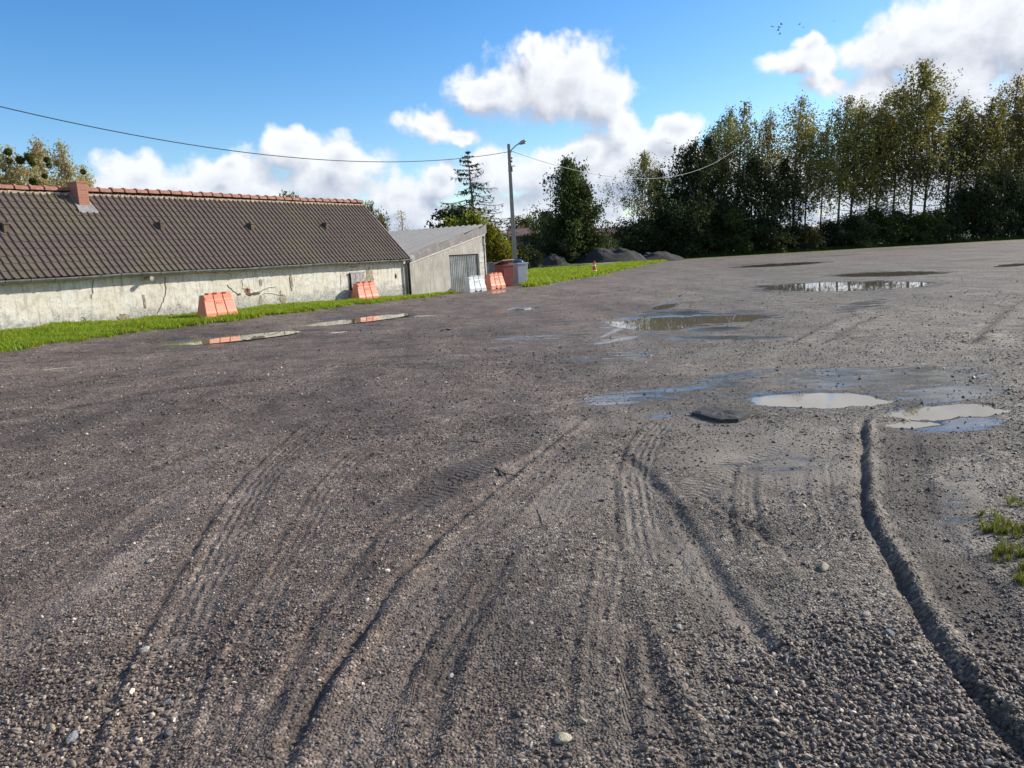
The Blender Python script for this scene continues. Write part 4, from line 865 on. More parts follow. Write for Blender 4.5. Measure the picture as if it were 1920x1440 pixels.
# ------------------------------------------------------------------ heaps, beam, slab, stones, sticks
def heap(px0, px1, py_top, py_base, depth, label, seed, prof=2.0):
    a, b = at(px0, py_base, depth), at(px1, py_base, depth); c = (a+b)/2; w = abs(b[0]-a[0])/2; hh = at((px0+px1)/2, py_top, depth)[2]
    n_ = 44; th = np.linspace(0, 2*math.pi, n_, endpoint=False); V = [(0, 0, 0)]; F = []; R = 12
    xs, ys, zs = [0.], [0.], [1.]
    for j in range(1, R+1):
        for t in th: xs.append(j/R*math.cos(t)); ys.append(j/R*math.sin(t)); zs.append(max(0, (1-(j/R)**1.9)*.9))
    xs, ys, zs = map(np.array, (xs, ys, zs)); nz = fbm(xs*2, ys*2, 1.2, 5, seed); zs = zs*(1+nz*1.0)+fbm(xs*2, ys*2, 4, 3, seed+9)*.16*(zs > 0.02)
    V = np.stack([xs*w*(1+nz*.2), ys*w*.75, np.maximum(zs, -.02)*hh*1.0-.05], -1)
    F = [(0, k+1, (k+1) % n_+1, 0) for k in range(0)]
    mb = MB(); mb.v = [tuple(map(float, v)) for v in V]; mb.f = [(0, k+1, (k+1) % n_+1) for k in range(n_)]+[(1+(j-1)*n_+k, 1+j*n_+k, 1+j*n_+(k+1) % n_, 1+(j-1)*n_+(k+1) % n_) for j in range(1, R) for k in range(n_)]
    o = mb.build('rubble_heap', M['heap'], None, smooth=True); o.location = (float(c[0]), float(c[1]), 0); tag(o, label, 'heap', 'dark heaps behind the grass strip')
heap(1000, 1075, 474, 501, 80, 'low dark gravel heap closest to the lamp pole', 1)
heap(1040, 1128, 466, 500, 84, 'dark gravel heap, second from the lamp pole', 2)
heap(1078, 1215, 463, 499, 81, 'largest dark gravel heap, behind the traffic cone', 3)
heap(1170, 1285, 470, 493, 86, 'broken rubble heap against the tree row', 4)
heap(985, 1025, 487, 506, 76, 'smallest dark heap just right of the bins', 5)
p0, p1 = at(1014, 499.5, 73), at(1165, 489.5, 78)
bm_ = MB().tube([(p0[0], p0[1], .32), ((p0[0]+p1[0])/2, (p0[1]+p1[1])/2, .26), (p1[0], p1[1], .22)], .09, 8).build('long_pipe', M['twig_pale'], None, smooth=True); tag(bm_, 'long straight pipe lying along the front of the heaps', 'pipe')
_sl = [(1296, 778), (1318, 768.5), (1352, 768), (1384, 774), (1409, 781), (1384, 790), (1352, 791.5), (1322, 785)]
sp = [GH(*q) for q in _sl]; c = sum(sp)/len(sp); z0 = TZ(c[0], c[1]); sb = MB(); n_ = len(sp); rr = random.Random(8)
ring = []
for i in range(n_):
    for t in (0, .33, .66):
        a = sp[i]*(1-t)+sp[(i+1) % n_]*t; ring.append(((a[0]-c[0])*rr.uniform(.96, 1.05), (a[1]-c[1])*rr.uniform(.96, 1.05)))
m_ = len(ring); V = [(x*1.02, y*1.02, -.02) for x, y in ring]+[(x, y, .040+rr.uniform(-.008, .006)) for x, y in ring]+[(x*.8, y*.8, .052+rr.uniform(-.006, .006)) for x, y in ring]+[(x*.4, y*.4, .054+rr.uniform(-.008, .008)) for x, y in ring]+[(0, 0, .055)]
F = [(k, (k+1) % m_, m_+(k+1) % m_, m_+k) for k in range(m_)]+[(m_+k, m_+(k+1) % m_, 2*m_+(k+1) % m_, 2*m_+k) for k in range(m_)]+[(2*m_+k, 2*m_+(k+1) % m_, 3*m_+(k+1) % m_, 3*m_+k) for k in range(m_)]+[(3*m_+k, 3*m_+(k+1) % m_, 4*m_) for k in range(m_)]
sb.add(V, F); so = sb.build('asphalt_slab', M['asphalt'], None); so.location = (float(c[0]), float(c[1]), z0); tag(so, 'flat dark broken asphalt slab lying beside the bright puddle', 'slab')
def ico(sub=1):
    import bmesh
    bm = bmesh.new(); bmesh.ops.create_icosphere(bm, subdivisions=sub, radius=1.0); v = [tuple(q.co) for q in bm.verts]; bm.verts.index_update(); f = [tuple(x.index for x in q.verts) for q in bm.faces]; bm.free(); return v, f
def stone_mesh(seed, sq=(1, .8, .6), sub=2, rough=.22):
    v, f = ico(sub); rr = np.random.default_rng(seed); off = rr.random(3)*50; out = []
    planes = rr.normal(size=(10, 3)); planes /= np.linalg.norm(planes, axis=1)[:, None]; lim = rr.uniform(.48, .86, 10)
    for p in v:
        p = np.array(p); k = 1+rough*1.4*float(fbm(np.array([p[0]*1.3+off[0]+p[2]]), np.array([p[1]*1.3+off[1]-p[2]*.7]), 1.1, 2, seed)[0])
        q = p*k
        for n_, l in zip(planes, lim):
            d = q@n_
            if d > l: q = q-n_*(d-l)*.85
        out.append(q*np.array(sq))
    return out, f
STN = [(1545, 1064, .050, 'pale beige stone lying alone right of the centre ruts', (.42, .36, .26)), (1056, 1391, .046, 'large cream stone at the bottom edge of the gravel', (.50, .44, .31)), (1090, 1358, .026, 'yellowish flat stone just above the large cream stone', (.46, .38, .24)), (283, 1052, .030, 'small pale stone left of the left tyre track', (.46, .42, .34)),
       (405, 1027, .028, 'small pale stone sitting inside the left tyre track', (.45, .41, .33)), (272, 1222, .028, 'white pebble on the ridge of the left tyre track', (.55, .52, .46)), (1625, 1152, .026, 'pale pebble left of the deep right rut', (.48, .42, .33)), (1460, 1237, .024, 'cream pebble on the smooth band near the bottom right', (.52, .46, .35)),
       (1272, 1170, .026, 'light grey flat stone in the middle foreground', (.40, .38, .34)), (1017, 1072, .024, 'thin pale chip in the centre of the gravel', (.42, .40, .36)), (96, 1367, .030, 'yellowish stone near the bottom left corner', (.45, .36, .22)), (134, 1388, .034, 'grey stone beside the yellowish one at bottom left', (.30, .30, .31)), (1668, 1190, .034, 'grey stone against the deep right rut', (.22, .22, .23)), (845, 1268, .020, 'small whitish pebble near the middle ridge', (.5, .47, .42)), (316, 1378, .034, 'dark flat stone inside the bottom of the left track', (.16, .155, .15)), (1212, 1110, .020, 'tiny pinkish chip in the right foreground', (.42, .33, .29))]
for k, (px, py, r, lab, c) in enumerate(STN):
    P = gpt(px, py); v, f = stone_mesh(100+k, (1.25, .85, .62), 3, .5); r *= .80; c = tuple(q*.82 for q in c); m = plain('stone_%d' % k, c, .9, .35, 2.2, bump=.8, bscale=5, dirt=(tuple(x*.38 for x in c), .8))
    o = MB().add(v, f).build('stone', m, None, smooth=True); o.location = (P[0], P[1], P[2]+r*.18); o.scale = (r, r, r); o.rotation_euler = (random.uniform(-.2, .2), random.uniform(-.2, .2), random.uniform(0, 6)); tag(o, lab, 'stone', 'loose stones on the gravel')
for pts, r, lab, m in (([(928, 880), (945, 888), (972, 897)], .006, 'dark broken stick lying across the centre track', 'bark'), ([(884, 827), (900, 829), (912, 826)], .008, 'short pale stick left of the centre track', 'twig_pale'), ([(995, 993), (1008, 990), (1020, 988)], .005, 'thin pale straw lying in the centre foreground', 'twig_pale'), ([(828, 621), (838, 619), (846, 620)], .02, 'dark clod of dirt lying alone in mid lot', 'twig'), ([(1008, 955), (1014, 972), (1018, 985)], .004, 'thin upright-pointing straw next to the pale one', 'twig_pale')):
    P = [gpt(*q) for q in pts]; o = MB().tube([(p[0], p[1], p[2]+r*.8) for p in P], [r, r*.9, r*.5], 6).build('stick' if r < .015 else 'clod', M[m], None); tag(o, lab, 'stick' if r < .015 else 'clod')
# ------------------------------------------------------------------ farm beyond the hedge
def block(px0, px1, py_e, py_r, depth, dep, roofm, wallm, name, label, cat):
    a, b = at(px0, py_e, depth), at(px1, py_e, depth); ze = (a[2]+b[2])/2; zr = at((px0+px1)/2, py_r, depth+dep/2)[2]; w = float(b[0]-a[0]); o = empty(name, (a[0], a[1], 0), 0, label, cat)
    MB().box(0, w, 0, dep, -.5, ze).build('wall', wallm, o)
    mb = MB(); e = .4
    mb.add([(-e, -e, ze-.1), (w+e, -e, ze-.1), (w+e, dep/2, zr), (-e, dep/2, zr), (-e, dep+e, ze-.1), (w+e, dep+e, ze-.1), (-e, -e, ze+.1), (w+e, -e, ze+.1), (w+e, dep/2, zr+.2), (-e, dep/2, zr+.2), (-e, dep+e, ze+.1), (w+e, dep+e, ze+.1)],
           [(0, 3, 2, 1), (3, 4, 5, 2), (6, 7, 8, 9), (9, 8, 11, 10), (0, 1, 7, 6), (0, 6, 9, 3), (3, 9, 10, 4), (1, 2, 8, 7), (2, 5, 11, 8)]); mb.build('roof', roofm, o)
    return o
block(955, 1085, 441, 428.5, 118, 9, M['roof_brown'], M['farm_wall'], 'farm_shed', 'long low brown roofed farm shed behind the pole', 'shed')
block(1100, 1235, 445, 427.5, 116, 10, M['roof_brown'], M['farm_wall'], 'farm_shed', 'brown roofed farm shed behind the ivy covered tree', 'shed')
block(1140, 1200, 442, 437, 109, 4, M['roof_brown'], M['pale_wall'], 'farm_building', 'pale wall of a sunlit building glimpsed between the trees', 'building')
s_ = at(1026, 440, 112); silo = empty('brick_silo', (s_[0], s_[1], 0), 0, 'round brick silo with a slanted chute behind the hedge', 'silo'); zt_ = float(at(1026, 397, 112)[2])
MB().lathe([(1.0, 0), (1.0, zt_-.4), (.9, zt_)], 18).build('tower', M['farm_wall'], silo, smooth=False)
c1 = at(992, 428, 112)-s_; c0 = at(1018, 405, 112)-s_; MB().tube([(float(c0[0]), 0, float(c0[2]+s_[2])), (float(c1[0]), -1, float(c1[2]+s_[2]))], .22, 8).build('chute', M['steel'], silo)
# ------------------------------------------------------------------ vegetation
def leaf_mesh(name, C, size, seed, elong=1.6, droop=0.0):
    r = np.random.default_rng(seed); N = len(C); C = np.asarray(C)
    a = r.normal(size=(N, 3)); a[:, 2] -= droop; a /= np.linalg.norm(a, axis=1)[:, None]
    b = r.normal(size=(N, 3)); b -= a*(a*b).sum(1)[:, None]; b /= np.linalg.norm(b, axis=1)[:, None]
    s = size*r.uniform(.6, 1.4, N)[:, None]; a = a*s*elong*.5; b = b*s*.5
    V = np.stack([C-a, C+b*.9, C+a, C-b*.9], 1).reshape(-1, 3); F = np.arange(4*N).reshape(N, 4)
    return fast_mesh(name, V, F, {'rnd': np.repeat(r.random(N), 4)})
def limb_pts(p0, d, L, n_, up, wob, r):
    pts = [np.array(p0, float)]; d = np.array(d, float)
    for i in range(n_):
        d = d+np.array([0, 0, up])+r.normal(size=3)*wob; d /= np.linalg.norm(d); pts.append(pts[-1]+d*L/n_)
    return pts
def gen_tree(seed, h, cw, cb, nl, style, leafmat, barkm, lsize, nleaf, lean=(0, 0), tr=.16, strand=0):
    """returns (trunk mesh, crown mesh). style: slim / round / bare"""
    r = np.random.default_rng(seed); mb = MB(); ht = h
    trunk = [np.array([lean[0]*t*t*h+math.sin(t*5+seed)*.12*t, lean[1]*t*t*h+math.cos(t*4+seed)*.12*t, h*t*.98]) for t in np.linspace(0, 1, 9)]; trunk[0][2] = -.2
    mb.tube(trunk, [tr*(1-.9*t)+.02 for t in np.linspace(0, 1, 9)], 7)
    C = []; tips = []
    def tp(t): i = min(7, int(t*8)); f = t*8-i; return trunk[i]*(1-f)+trunk[i+1]*f
    LT = 0.0; plan = []
    for k in range(nl):
        t = cb+(1-cb)*((k+r.uniform(0, 1))/nl)**.9; t = min(t, .985); az = k*2.4+r.uniform(-.5, .5); u = (t-cb)/(1-cb)
        if style == 'slim': prof = (.42+.58*math.sin(math.pi*min(1, u*.7+.2)))*(1-u)**.75*1.12+.07; el = r.uniform(.2, .75)+.45*u; up = .01
        elif style == 'cone': prof = 1.15*(1-u)**.75+.12; el = r.uniform(-.1, .35)+.8*u; up = .02
        else: prof = math.sqrt(max(.05, 1-(2*u-.85)**2*.8)); el = .25+.8*u; up = .02
        L = cw*prof*r.uniform(.5, 1.35); d = (math.cos(az)*math.cos(el), math.sin(az)*math.cos(el), math.sin(el))
        pts = limb_pts(tp(t), d, L, 4, up, .12, r); mb.tube(pts, [max(.012, tr*.34*(1-u*.7)*(1-.22*i)) for i in range(5)], 4, caps=False)
        m = int(nleaf/nl*r.uniform(.6, 1.4)*L/(cw*.62)); ncl = max(2, int(m/9)); 
        for j in range(ncl):
            f = r.uniform(.25, 1.05); i = min(3, int(f*4)); g = f*4-i; c = pts[i]*(1-g)+pts[i+1]*g+r.normal(size=3)*L*.13; n2 = max(3, int(m/ncl)); sp = r.uniform(.22, .5)*(.6+.09*cw)
            if strand and r.random() < .75:
                q = c+np.outer(r.random(n2), np.array([.15*strand, 0, -1.3*strand]))+r.normal(size=(n2, 3))*np.array([.14, .14, .14])*strand
            else: q = c+r.normal(size=(n2, 3))*np.array([sp, sp, sp*.7])
            C.append(q)
    C = np.vstack(C) if nleaf else np.zeros((0, 3))
    tm = mb.mesh('trunk'); tm.materials.append(barkm)
    cm = leaf_mesh('crown', C, lsize, seed+50, droop=.6 if strand else 0); cm.materials.append(leafmat)
    return tm, cm, (float(np.percentile(C[:, 2], 99.6)) if nleaf > 300 else h)
def put(name, var, P, height, rz, label, cat, group=None, wx=1.0, z=0.0, lean=0):
    tm, cm, h = var; s = height/h; o = empty(name, (P[0], P[1], z), rz, label, cat, group); o.scale = (s*wx, s*wx, s); o.rotation_euler = (0, lean, rz)
    link('trunk', tm, o); link('crown', cm, o); return o
ORD = ['first', 'second', 'third', 'fourth', 'fifth', 'sixth', 'seventh', 'eighth', 'ninth', 'tenth', 'eleventh', 'twelfth', 'thirteenth', 'fourteenth', 'fifteenth', 'sixteenth', 'seventeenth', 'eighteenth', 'nineteenth', 'twentieth', 'twenty-first', 'twenty-second', 'twenty-third', 'twenty-fourth', 'twenty-fifth', 'twenty-sixth', 'twenty-seventh', 'twenty-eighth', 'twenty-ninth', 'thirtieth', 'thirty-first', 'thirty-second', 'thirty-third', 'thirty-fourth', 'thirty-fifth', 'thirty-sixth']
slim = [gen_tree(200+k, 20, 6.2, .24+.06*(k % 3), 72, 'slim', M['leaf_olive'] if k % 3 else M['leaf_yellow'], M['bark_pale'] if k % 2 else M['bark'], .165, 9800, lean=(.05, 0), strand=.9) for k in range(6)]
thin = [gen_tree(230+k, 20, 4.2, .42, 48, 'slim', M['leaf_olive'], M['bark'], .18, 3600, lean=(.06, 0), strand=.9) for k in range(3)]
dense = [gen_tree(240+k, 16, 5.6, .08, 74, 'cone', M['leaf_dark'], M['bark'], .22, 11000, lean=(.02, 0), strand=.6) for k in range(3)]
bush = [gen_tree(260+k, 5, 2.9, .03, 34, 'round', M['leaf_dark'], M['bark'], .17, 7600, tr=.12) for k in range(4)]
bushm = [gen_tree(270+k, 5, 2.9, .03, 34, 'round', M['leaf_mid'], M['bark'], .19, 7500, tr=.12) for k in range(2)]
rowA, rowB = G(1240, 487)[:2], G(1920, 448)[:2]; rdir = (rowB-rowA)/np.linalg.norm(rowB-rowA); rn = np.array([-rdir[1], rdir[0]])
def on_row(px, back):
    d = ray(px, hor(px))[:2]; o = rowA+rn*back; A_ = np.array([d, -rdir]).T; t = np.linalg.solve(A_, o); return d*t[0]
TREES = [(1203, 286, 'slim', 2, 0, .85), (1232, 318, 'dense', 0, 2, .8), (1262, 330, 'thin', 0, 5, .8), (1290, 272, 'dense', 1, 1, .9), (1318, 262, 'dense', 2, 4, .8), (1345, 240, 'slim', 1, 6, .8), (1368, 205, 'slim', 4, 2, .7), (1392, 192, 'thin', 1, 5, .9), (1415, 290, 'dense', 0, 0, 1.0), (1440, 212, 'slim', 0, 4, .8), (1466, 300, 'dense', 2, 1, .9), (1494, 186, 'slim', 3, 3, .85), (1520, 235, 'slim', 5, 7, .8), (1546, 232, 'thin', 2, 2, .7), (1572, 186, 'slim', 1, 5, .85),
         (1606, 190, 'slim', 0, 2, .9), (1628, 205, 'slim', 4, 7, .8), (1652, 184, 'slim', 3, 4, .85), (1680, 170, 'slim', 5, 8, .8), (1706, 118, 'slim', 2, 2, .85), (1738, 178, 'slim', 0, 5, .9), (1776, 190, 'thin', 0, 3, 1.1), (1800, 215, 'slim', 4, 7, .8), (1826, 186, 'thin', 1, 4, 1.1), (1852, 190, 'slim', 1, 8, .8), (1886, 148, 'slim', 3, 3, .9), (1916, 178, 'slim', 5, 6, .9), (1950, 165, 'slim', 0, 3, .9), (1995, 185, 'slim', 2, 5, .9), (2060, 170, 'slim', 4, 3, .9)]
VAR = {'slim': slim, 'thin': thin, 'dense': dense, 'bush': bush, 'bushm': bushm}
for k, (px, py, st_, vi, back, wx) in enumerate(TREES):
    P = on_row(px-(6 if st_ != 'dense' else 0)+random.uniform(-7, 7), back+3+random.uniform(-2, 4)); hgt = at(px, py, P[1])[2]
    nm = {'slim': 'tall slender tree with olive leaves', 'thin': 'thin sparse tree', 'dense': 'dense dark tree'}[st_]
    put('slender_tree' if st_ != 'dense' else 'dense_tree', VAR[st_][vi], P, float(hgt), random.uniform(-.5, .5), '%s, %s from the left in the row along the lot' % (nm, ORD[k]), 'tree', 'tree row at the edge of the lot', wx*(1.25 if st_ != 'dense' else 1.1))
SHR = [(1180, 414, 0), (1212, 411, 1), (1240, 398, 0), (1268, 378, 2), (1300, 368, 1), (1335, 378, 3), (1372, 391, 0), (1405, 418, 2), (1440, 412, 1), (1480, 420, 3), (1515, 422, 0), (1560, 412, 2), (1600, 400, 1), (1640, 388, 3), (1682, 392, 0), (1720, 398, 2), (1760, 392, 1), (1800, 354, 3), (1842, 336, 0), (1880, 324, 2), (1915, 344, 1), (1960, 356, 3)]
for k, (px, py, vi) in enumerate(SHR):
    P = on_row(px, 1.0+(k % 3)*.9); hgt = float(at(px, py, P[1])[2])*1.0
    v = bushm[k % 2] if k in (13, 15, 6) else bush[vi]
    o = put('shrub', v, P, hgt, k*1.7, 'dark leafy shrub, %s from the left under the tree row' % ORD[k], 'shrub', 'undergrowth along the tree row', max(.75, 1.15*min(1.3, 6/hgt)))
# yellow shrub seen between trunks
P = on_row(1520, .5); put('shrub', gen_tree(290, 2.2, 1.3, .03, 20, 'round', M['leaf_yellow'], M['bark'], .2, 900), P, 2.9, 0, 'small yellow leaved shrub at the foot of the tree row', 'shrub', 'undergrowth along the tree row')
# dark hedge shrubs in front of the farm
for k, (px, py, D, vi) in enumerate([(968, 452, 68, 0), (990, 440, 86, 1), (1012, 444, 82, 2), (1035, 440, 86, 3), (1058, 446, 82, 0), (1085, 440, 88, 1), (1110, 436, 86, 2), (1135, 447, 88, 3), (1150, 462, 88, 0), (1000, 470, 76, 1)]):
    b = at(px, 480, D); hgt = float(at(px, py, D)[2]); put('hedge_shrub', bush[vi], b, hgt, k*2.1, 'dark shrub, %s from the left in the hedge behind the heaps' % ORD[k], 'shrub', 'hedge behind the heaps', 1.2)
# ivy covered tree
b = at(1072, 480, 84); hT = float(at(1072, 300, 84)[2])
ivy = gen_tree(301, 11.5, 4.6, .10, 60, 'cone', M['leaf_mid'], M['bark'], .20, 15000, tr=.3)
o = put('ivy_tree', ivy, b, hT, .4, 'broad dark ivy covered tree with bare branches, behind the heaps', 'tree', None, .74)
iv = gen_tree(302, 8.0, 3.2, .06, 50, 'round', M['leaf_dark'], M['bark'], .21, 16000, tr=.3)[1]
io = link('ivy', iv, o); io.location = (1.3, -.4, 0)
mb = MB(); r = np.random.default_rng(5)
for k in range(7):
    pts = limb_pts((2.2, 0, 3.2+k*.35), (1, r.uniform(-.4, .4), r.uniform(.1, .7)), r.uniform(3.0, 4.4), 6, .02, .22, r); mb.tube(pts, [.10, .085, .07, .06, .05, .04, .03], 4)
    for j in (2, 3, 4, 5): mb.tube(limb_pts(pts[j], r.normal(size=3)*.6+np.array([.5, 0, .5]), .9, 3, 0, .2, r), [.035, .03, .025, .018], 3)
for k in range(5):
    pts = limb_pts((-1.6, 0, 3.0+k*.45), (-1, r.uniform(-.4, .4), r.uniform(-.1, .5)), r.uniform(2.0, 3.4), 6, -.01, .22, r); mb.tube(pts, [.06, .05, .04, .03, .022, .015, .01], 4)
mb.build('bare_branches', M['twig'], o)
lv = np.vstack([np.array([-2.6, 0, 3.6])+r.normal(size=(260, 3))*[.9, .6, .8], np.array([-3.6, 0, 3.1])+r.normal(size=(120, 3))*[.5, .4, .8]]); lm_ = leaf_mesh('leaf_spray', lv, .26, 9); lm_.materials.append(M['leaf_dark']); link('leaf_spray', lm_, o)
# sparse conifer
def conifer(px, py, D, label):
    b = at(px+12, 480, D); h = float(at(px-2, py, D)[2]); o = empty('sparse_conifer', (b[0], b[1], 0), 0, label, 'tree'); r = np.random.default_rng(77)
    lean = -.045; top = np.array([lean*h, 0, h]); T = lambda t: np.array([lean*h*t, 0, h*t])
    MB().tube([T(t) for t in np.linspace(0, 1, 8)], [.22*(1-.93*t) for t in np.linspace(0, 1, 8)], 8).build('trunk', M['bark'], o, smooth=True)
    br = MB(); C = []
    t = .26
    while t < .985:
        for k in range(4):
            az = r.uniform(0, 2*math.pi); L = h*.60*(1-t)**.85*r.uniform(.65, 1.15); rise = .25 if t > .75 else .05
            p = T(t); pts = [p]; d = np.array([math.cos(az), math.sin(az), rise+.05])
            for i in range(6):
                d = d+np.array([0, 0, -.11 if i < 3 else .14]); d /= np.linalg.norm(d); pts.append(pts[-1]+d*L/6)
            br.tube(pts, [.045*(1-t)+.016-.0022*i for i in range(7)], 3, caps=False)
            for i in range(1, 7):
                for j in range(4):
                    q = pts[i]+(pts[i-1]-pts[i])*r.random(); l = L*.16*r.uniform(.5, 1.3); e = q+np.array([r.normal()*.35, r.normal()*.35, -r.uniform(.3, 1.0)])*l*1.3; br.tube([q, (q+e)/2+r.normal(size=3)*.03, e], [.014, .010, .006], 3, caps=False)
                    if r.random() < .3: C.append(q+(e-q)*r.random())
        t += .034
    br.build('branches', M['twig'], o); cm = leaf_mesh('needles', np.array(C), .17, 4, 2.4); cm.materials.append(M['leaf_dark']); link('needles', cm, o)
conifer(886, 280, 72, 'tall half bare conifer with drooping branches behind the garage')
# bushes by the garage
gb = gen_tree(310, 4, 1.9, .03, 40, 'round', M['leaf_bush'], M['bark'], .16, 7000, tr=.08)
for px, py, D, wx, lab in ((922, 418, 50, .95, 'yellow green bush at the right corner of the garage'), (890, 400, 54, 1.0, 'yellow green bush rising above the garage roof'), (938, 440, 51, .8, 'yellow green bush hanging behind the bins, left of the pole')):
    put('yellow_green_bush', gb, at(px, 490, D), float(at(px, py, D)[2]), px*.37, lab, 'bush', 'bushes around the garage', wx)
dk = gen_tree(312, 7, 2.6, .15, 44, 'round', M['leaf_dark'], M['bark'], .24, 5200, tr=.15)
put('dark_evergreen', dk, at(858, 480, 62), float(at(858, 388, 62)[2]), .5, 'dark green tree behind the garage, left of the conifer', 'tree', None, 1.1)
bt = gen_tree(315, 8, 3.0, .2, 40, 'round', M['leaf_olive'], M['bark'], .22, 3800, tr=.16)
for px, py, D, wx, lab in ((552, 364, 62, .8, 'tree top peeping over the middle of the barn ridge'), (697, 380, 60, .5, 'tree top showing beyond the right end of the barn ridge'), (719, 404, 66, .5, 'small leafy tree right of the barn roof verge'), (985, 405, 130, 1.3, 'distant round tree left of the silo')):
    put('background_tree', bt, at(px, 480, D), float(at(px, py, D)[2]), px*.7, lab, 'tree', None, wx)
bare = gen_tree(318, 8, 1.9, .25, 60, 'slim', M['leaf_poplar'], M['twig_pale'], .12, 160, tr=.09)
put('bare_tree', bare, at(757, 480, 64), float(at(757, 393, 64)[2]), 0, 'small bare tree above the garage roof', 'tree', None, .95)
# poplars with mistletoe behind the barn
pop = [gen_tree(330+k, 16, 3.8, .25, 60, 'slim', M['leaf_poplar'], M['bark_pale'], .17, 8500, tr=.2) for k in range(3)]
for k, (px, py, D, wx) in enumerate([(-70, 262, 66, .95), (-25, 250, 62, .9), (12, 255, 66, .8), (48, 276, 64, .9), (102, 264, 66, .95), (146, 268, 63, .75), (180, 312, 70, .65)]):
    b = at(px, 480, D); hgt = float(at(px, py, D)[2]); put('autumn_poplar', pop[k % 3], b, hgt, k*1.3, 'pale autumn poplar, %s from the left behind the barn' % ORD[k], 'tree', 'poplars behind the barn', wx)
mis = leaf_mesh('mistletoe', (lambda q: q/np.linalg.norm(q, axis=1)[:, None]*np.random.default_rng(2).uniform(.3, 1, (900, 1))**.5)(np.random.default_rng(1).normal(size=(900, 3))), .22, 5); mis.materials.append(M['leaf_mistle'])
for k, (px, py, r_) in enumerate([(15, 285, 8), (17, 300, 7), (38, 300, 9), (54, 295, 9), (60, 305, 7), (88, 300, 7), (92, 310, 6), (106, 306, 6), (156, 322, 6), (8, 318, 4.5), (62, 340, 8), (84, 330, 6)]):
    D = 63.5; c = at(px, py, D); o = link('mistletoe', mis, None); R_ = r_*.85*D/1400; o.location = [float(v) for v in c]; o.scale = (R_, R_, R_); o.rotation_euler = (0, 0, k); tag(o, 'round mistletoe ball, %s from the left in the poplars' % ORD[[1, 2, 3, 4, 5, 8, 9, 10, 11, 0, 6, 7][k]], 'mistletoe', 'mistletoe balls in the poplars')
# far wooded ridge so that the ground ends in a skyline
hv = []; hr = np.linspace(-900, 900, 240); hz = 6+fbm(hr, hr*0, .004, 4, 70)*7+fbm(hr, hr*0, .05, 3, 71)*2
V = np.vstack([np.stack([hr, np.full(240, 560.), np.full(240, -2.)], -1), np.stack([hr, np.full(240, 575.), hz], -1), np.stack([hr, np.full(240, 640.), np.full(240, -2.)], -1)])
me = fast_mesh('hills', V, [(j*240+i, j*240+i+1, (j+1)*240+i+1, (j+1)*240+i) for j in range(2) for i in range(239)]); tag(link('hills', me, None, plain('far_wood', (.05, .06, .055), .95, .3, .05)), kind='structure')
# birds
BIRDS = [(1448, 51), (1461, 52), (1465, 46), (1459, 57), (1462, 64), (1499, 46), (1506, 52), (1564, 40)]
for k, (px, py) in enumerate(BIRDS):
    c = at(px, py, 150.0); mb = MB(); a = .45
    mb.add([(-a, .05, .14), (-a*.45, -.12, .2), (0, -.10, .05), (a*.45, -.12, .2), (a, .05, .14), (a*.4, .10, .15), (0, .10, 0), (-a*.4, .10, .15)], [(0, 1, 7), (1, 2, 6, 7), (2, 3, 5, 6), (3, 4, 5)])
    mb.tube([(0, -.28, .02), (0, -.12, .02), (0, .1, .02), (0, .3, .03)], [.02, .06, .05, .01], 6); o = mb.build('bird', M['cable'], None); o.location = [float(v) for v in c]; o.rotation_euler = (0, .2, k*.4)
    tag(o, 'tiny dark bird, %s from the left in the flock above the trees' % ORD[[0, 2, 4, 1, 3, 5, 6, 7][k]], 'bird', 'birds in the sky')
# ------------------------------------------------------------------ scattered stuff: gravel and grass
def scatter(name, P, scl, rot, idx, protos, tone=None):
    me = bpy.data.meshes.new(name); n_ = len(P); me.vertices.add(n_); me.vertices.foreach_set('co', np.asarray(P, np.float32).ravel())
    for nm, typ, d, f in (('scl', 'FLOAT_VECTOR', scl, 'vector'), ('rot', 'FLOAT_VECTOR', rot, 'vector'), ('idx', 'INT', idx, 'value')):
        a = me.attributes.new(nm, typ, 'POINT'); a.data.foreach_set(f, np.asarray(d, np.int32 if typ == 'INT' else np.float32).ravel())
    if tone is not None: a = me.attributes.new('tone', 'FLOAT', 'POINT'); a.data.foreach_set('value', np.asarray(tone, np.float32))
    me.update(); o = bpy.data.objects.new(name, me); COL.objects.link(o)
    g = bpy.data.node_groups.new(name+'_scatter', 'GeometryNodeTree'); g.interface.new_socket('Geometry', in_out='INPUT', socket_type='NodeSocketGeometry'); g.interface.new_socket('Geometry', in_out='OUTPUT', socket_type='NodeSocketGeometry')
    q = NT(g); gi = q.n.new('NodeGroupInput'); go = q.n.new('NodeGroupOutput'); jn = q.n.new('GeometryNodeJoinGeometry')
    for p in protos:
        oi = q.n.new('GeometryNodeObjectInfo'); oi.inputs['Object'].default_value = p; oi.inputs['As Instance'].default_value = True; q.l.new(oi.outputs['Geometry'], jn.inputs[0])
    ip = q.n.new('GeometryNodeInstanceOnPoints'); q.l.new(gi.outputs[0], ip.inputs['Points']); q.l.new(jn.outputs[0], ip.inputs['Instance']); ip.inputs['Pick Instance'].default_value = True
    def na(nm, typ):
        a = q.n.new('GeometryNodeInputNamedAttribute'); a.data_type = typ; a.inputs['Name'].default_value = nm; return a.outputs['Attribute']
    er = q.n.new('FunctionNodeEulerToRotation'); q.l.new(na('rot', 'FLOAT_VECTOR'), er.inputs[0])
    q.l.new(na('idx', 'INT'), ip.inputs['Instance Index']); q.l.new(er.outputs[0], ip.inputs['Rotation']); q.l.new(na('scl', 'FLOAT_VECTOR'), ip.inputs['Scale']); q.l.new(ip.outputs[0], go.inputs[0])
    o.modifiers.new('scatter', 'NODES').node_group = g
    return o
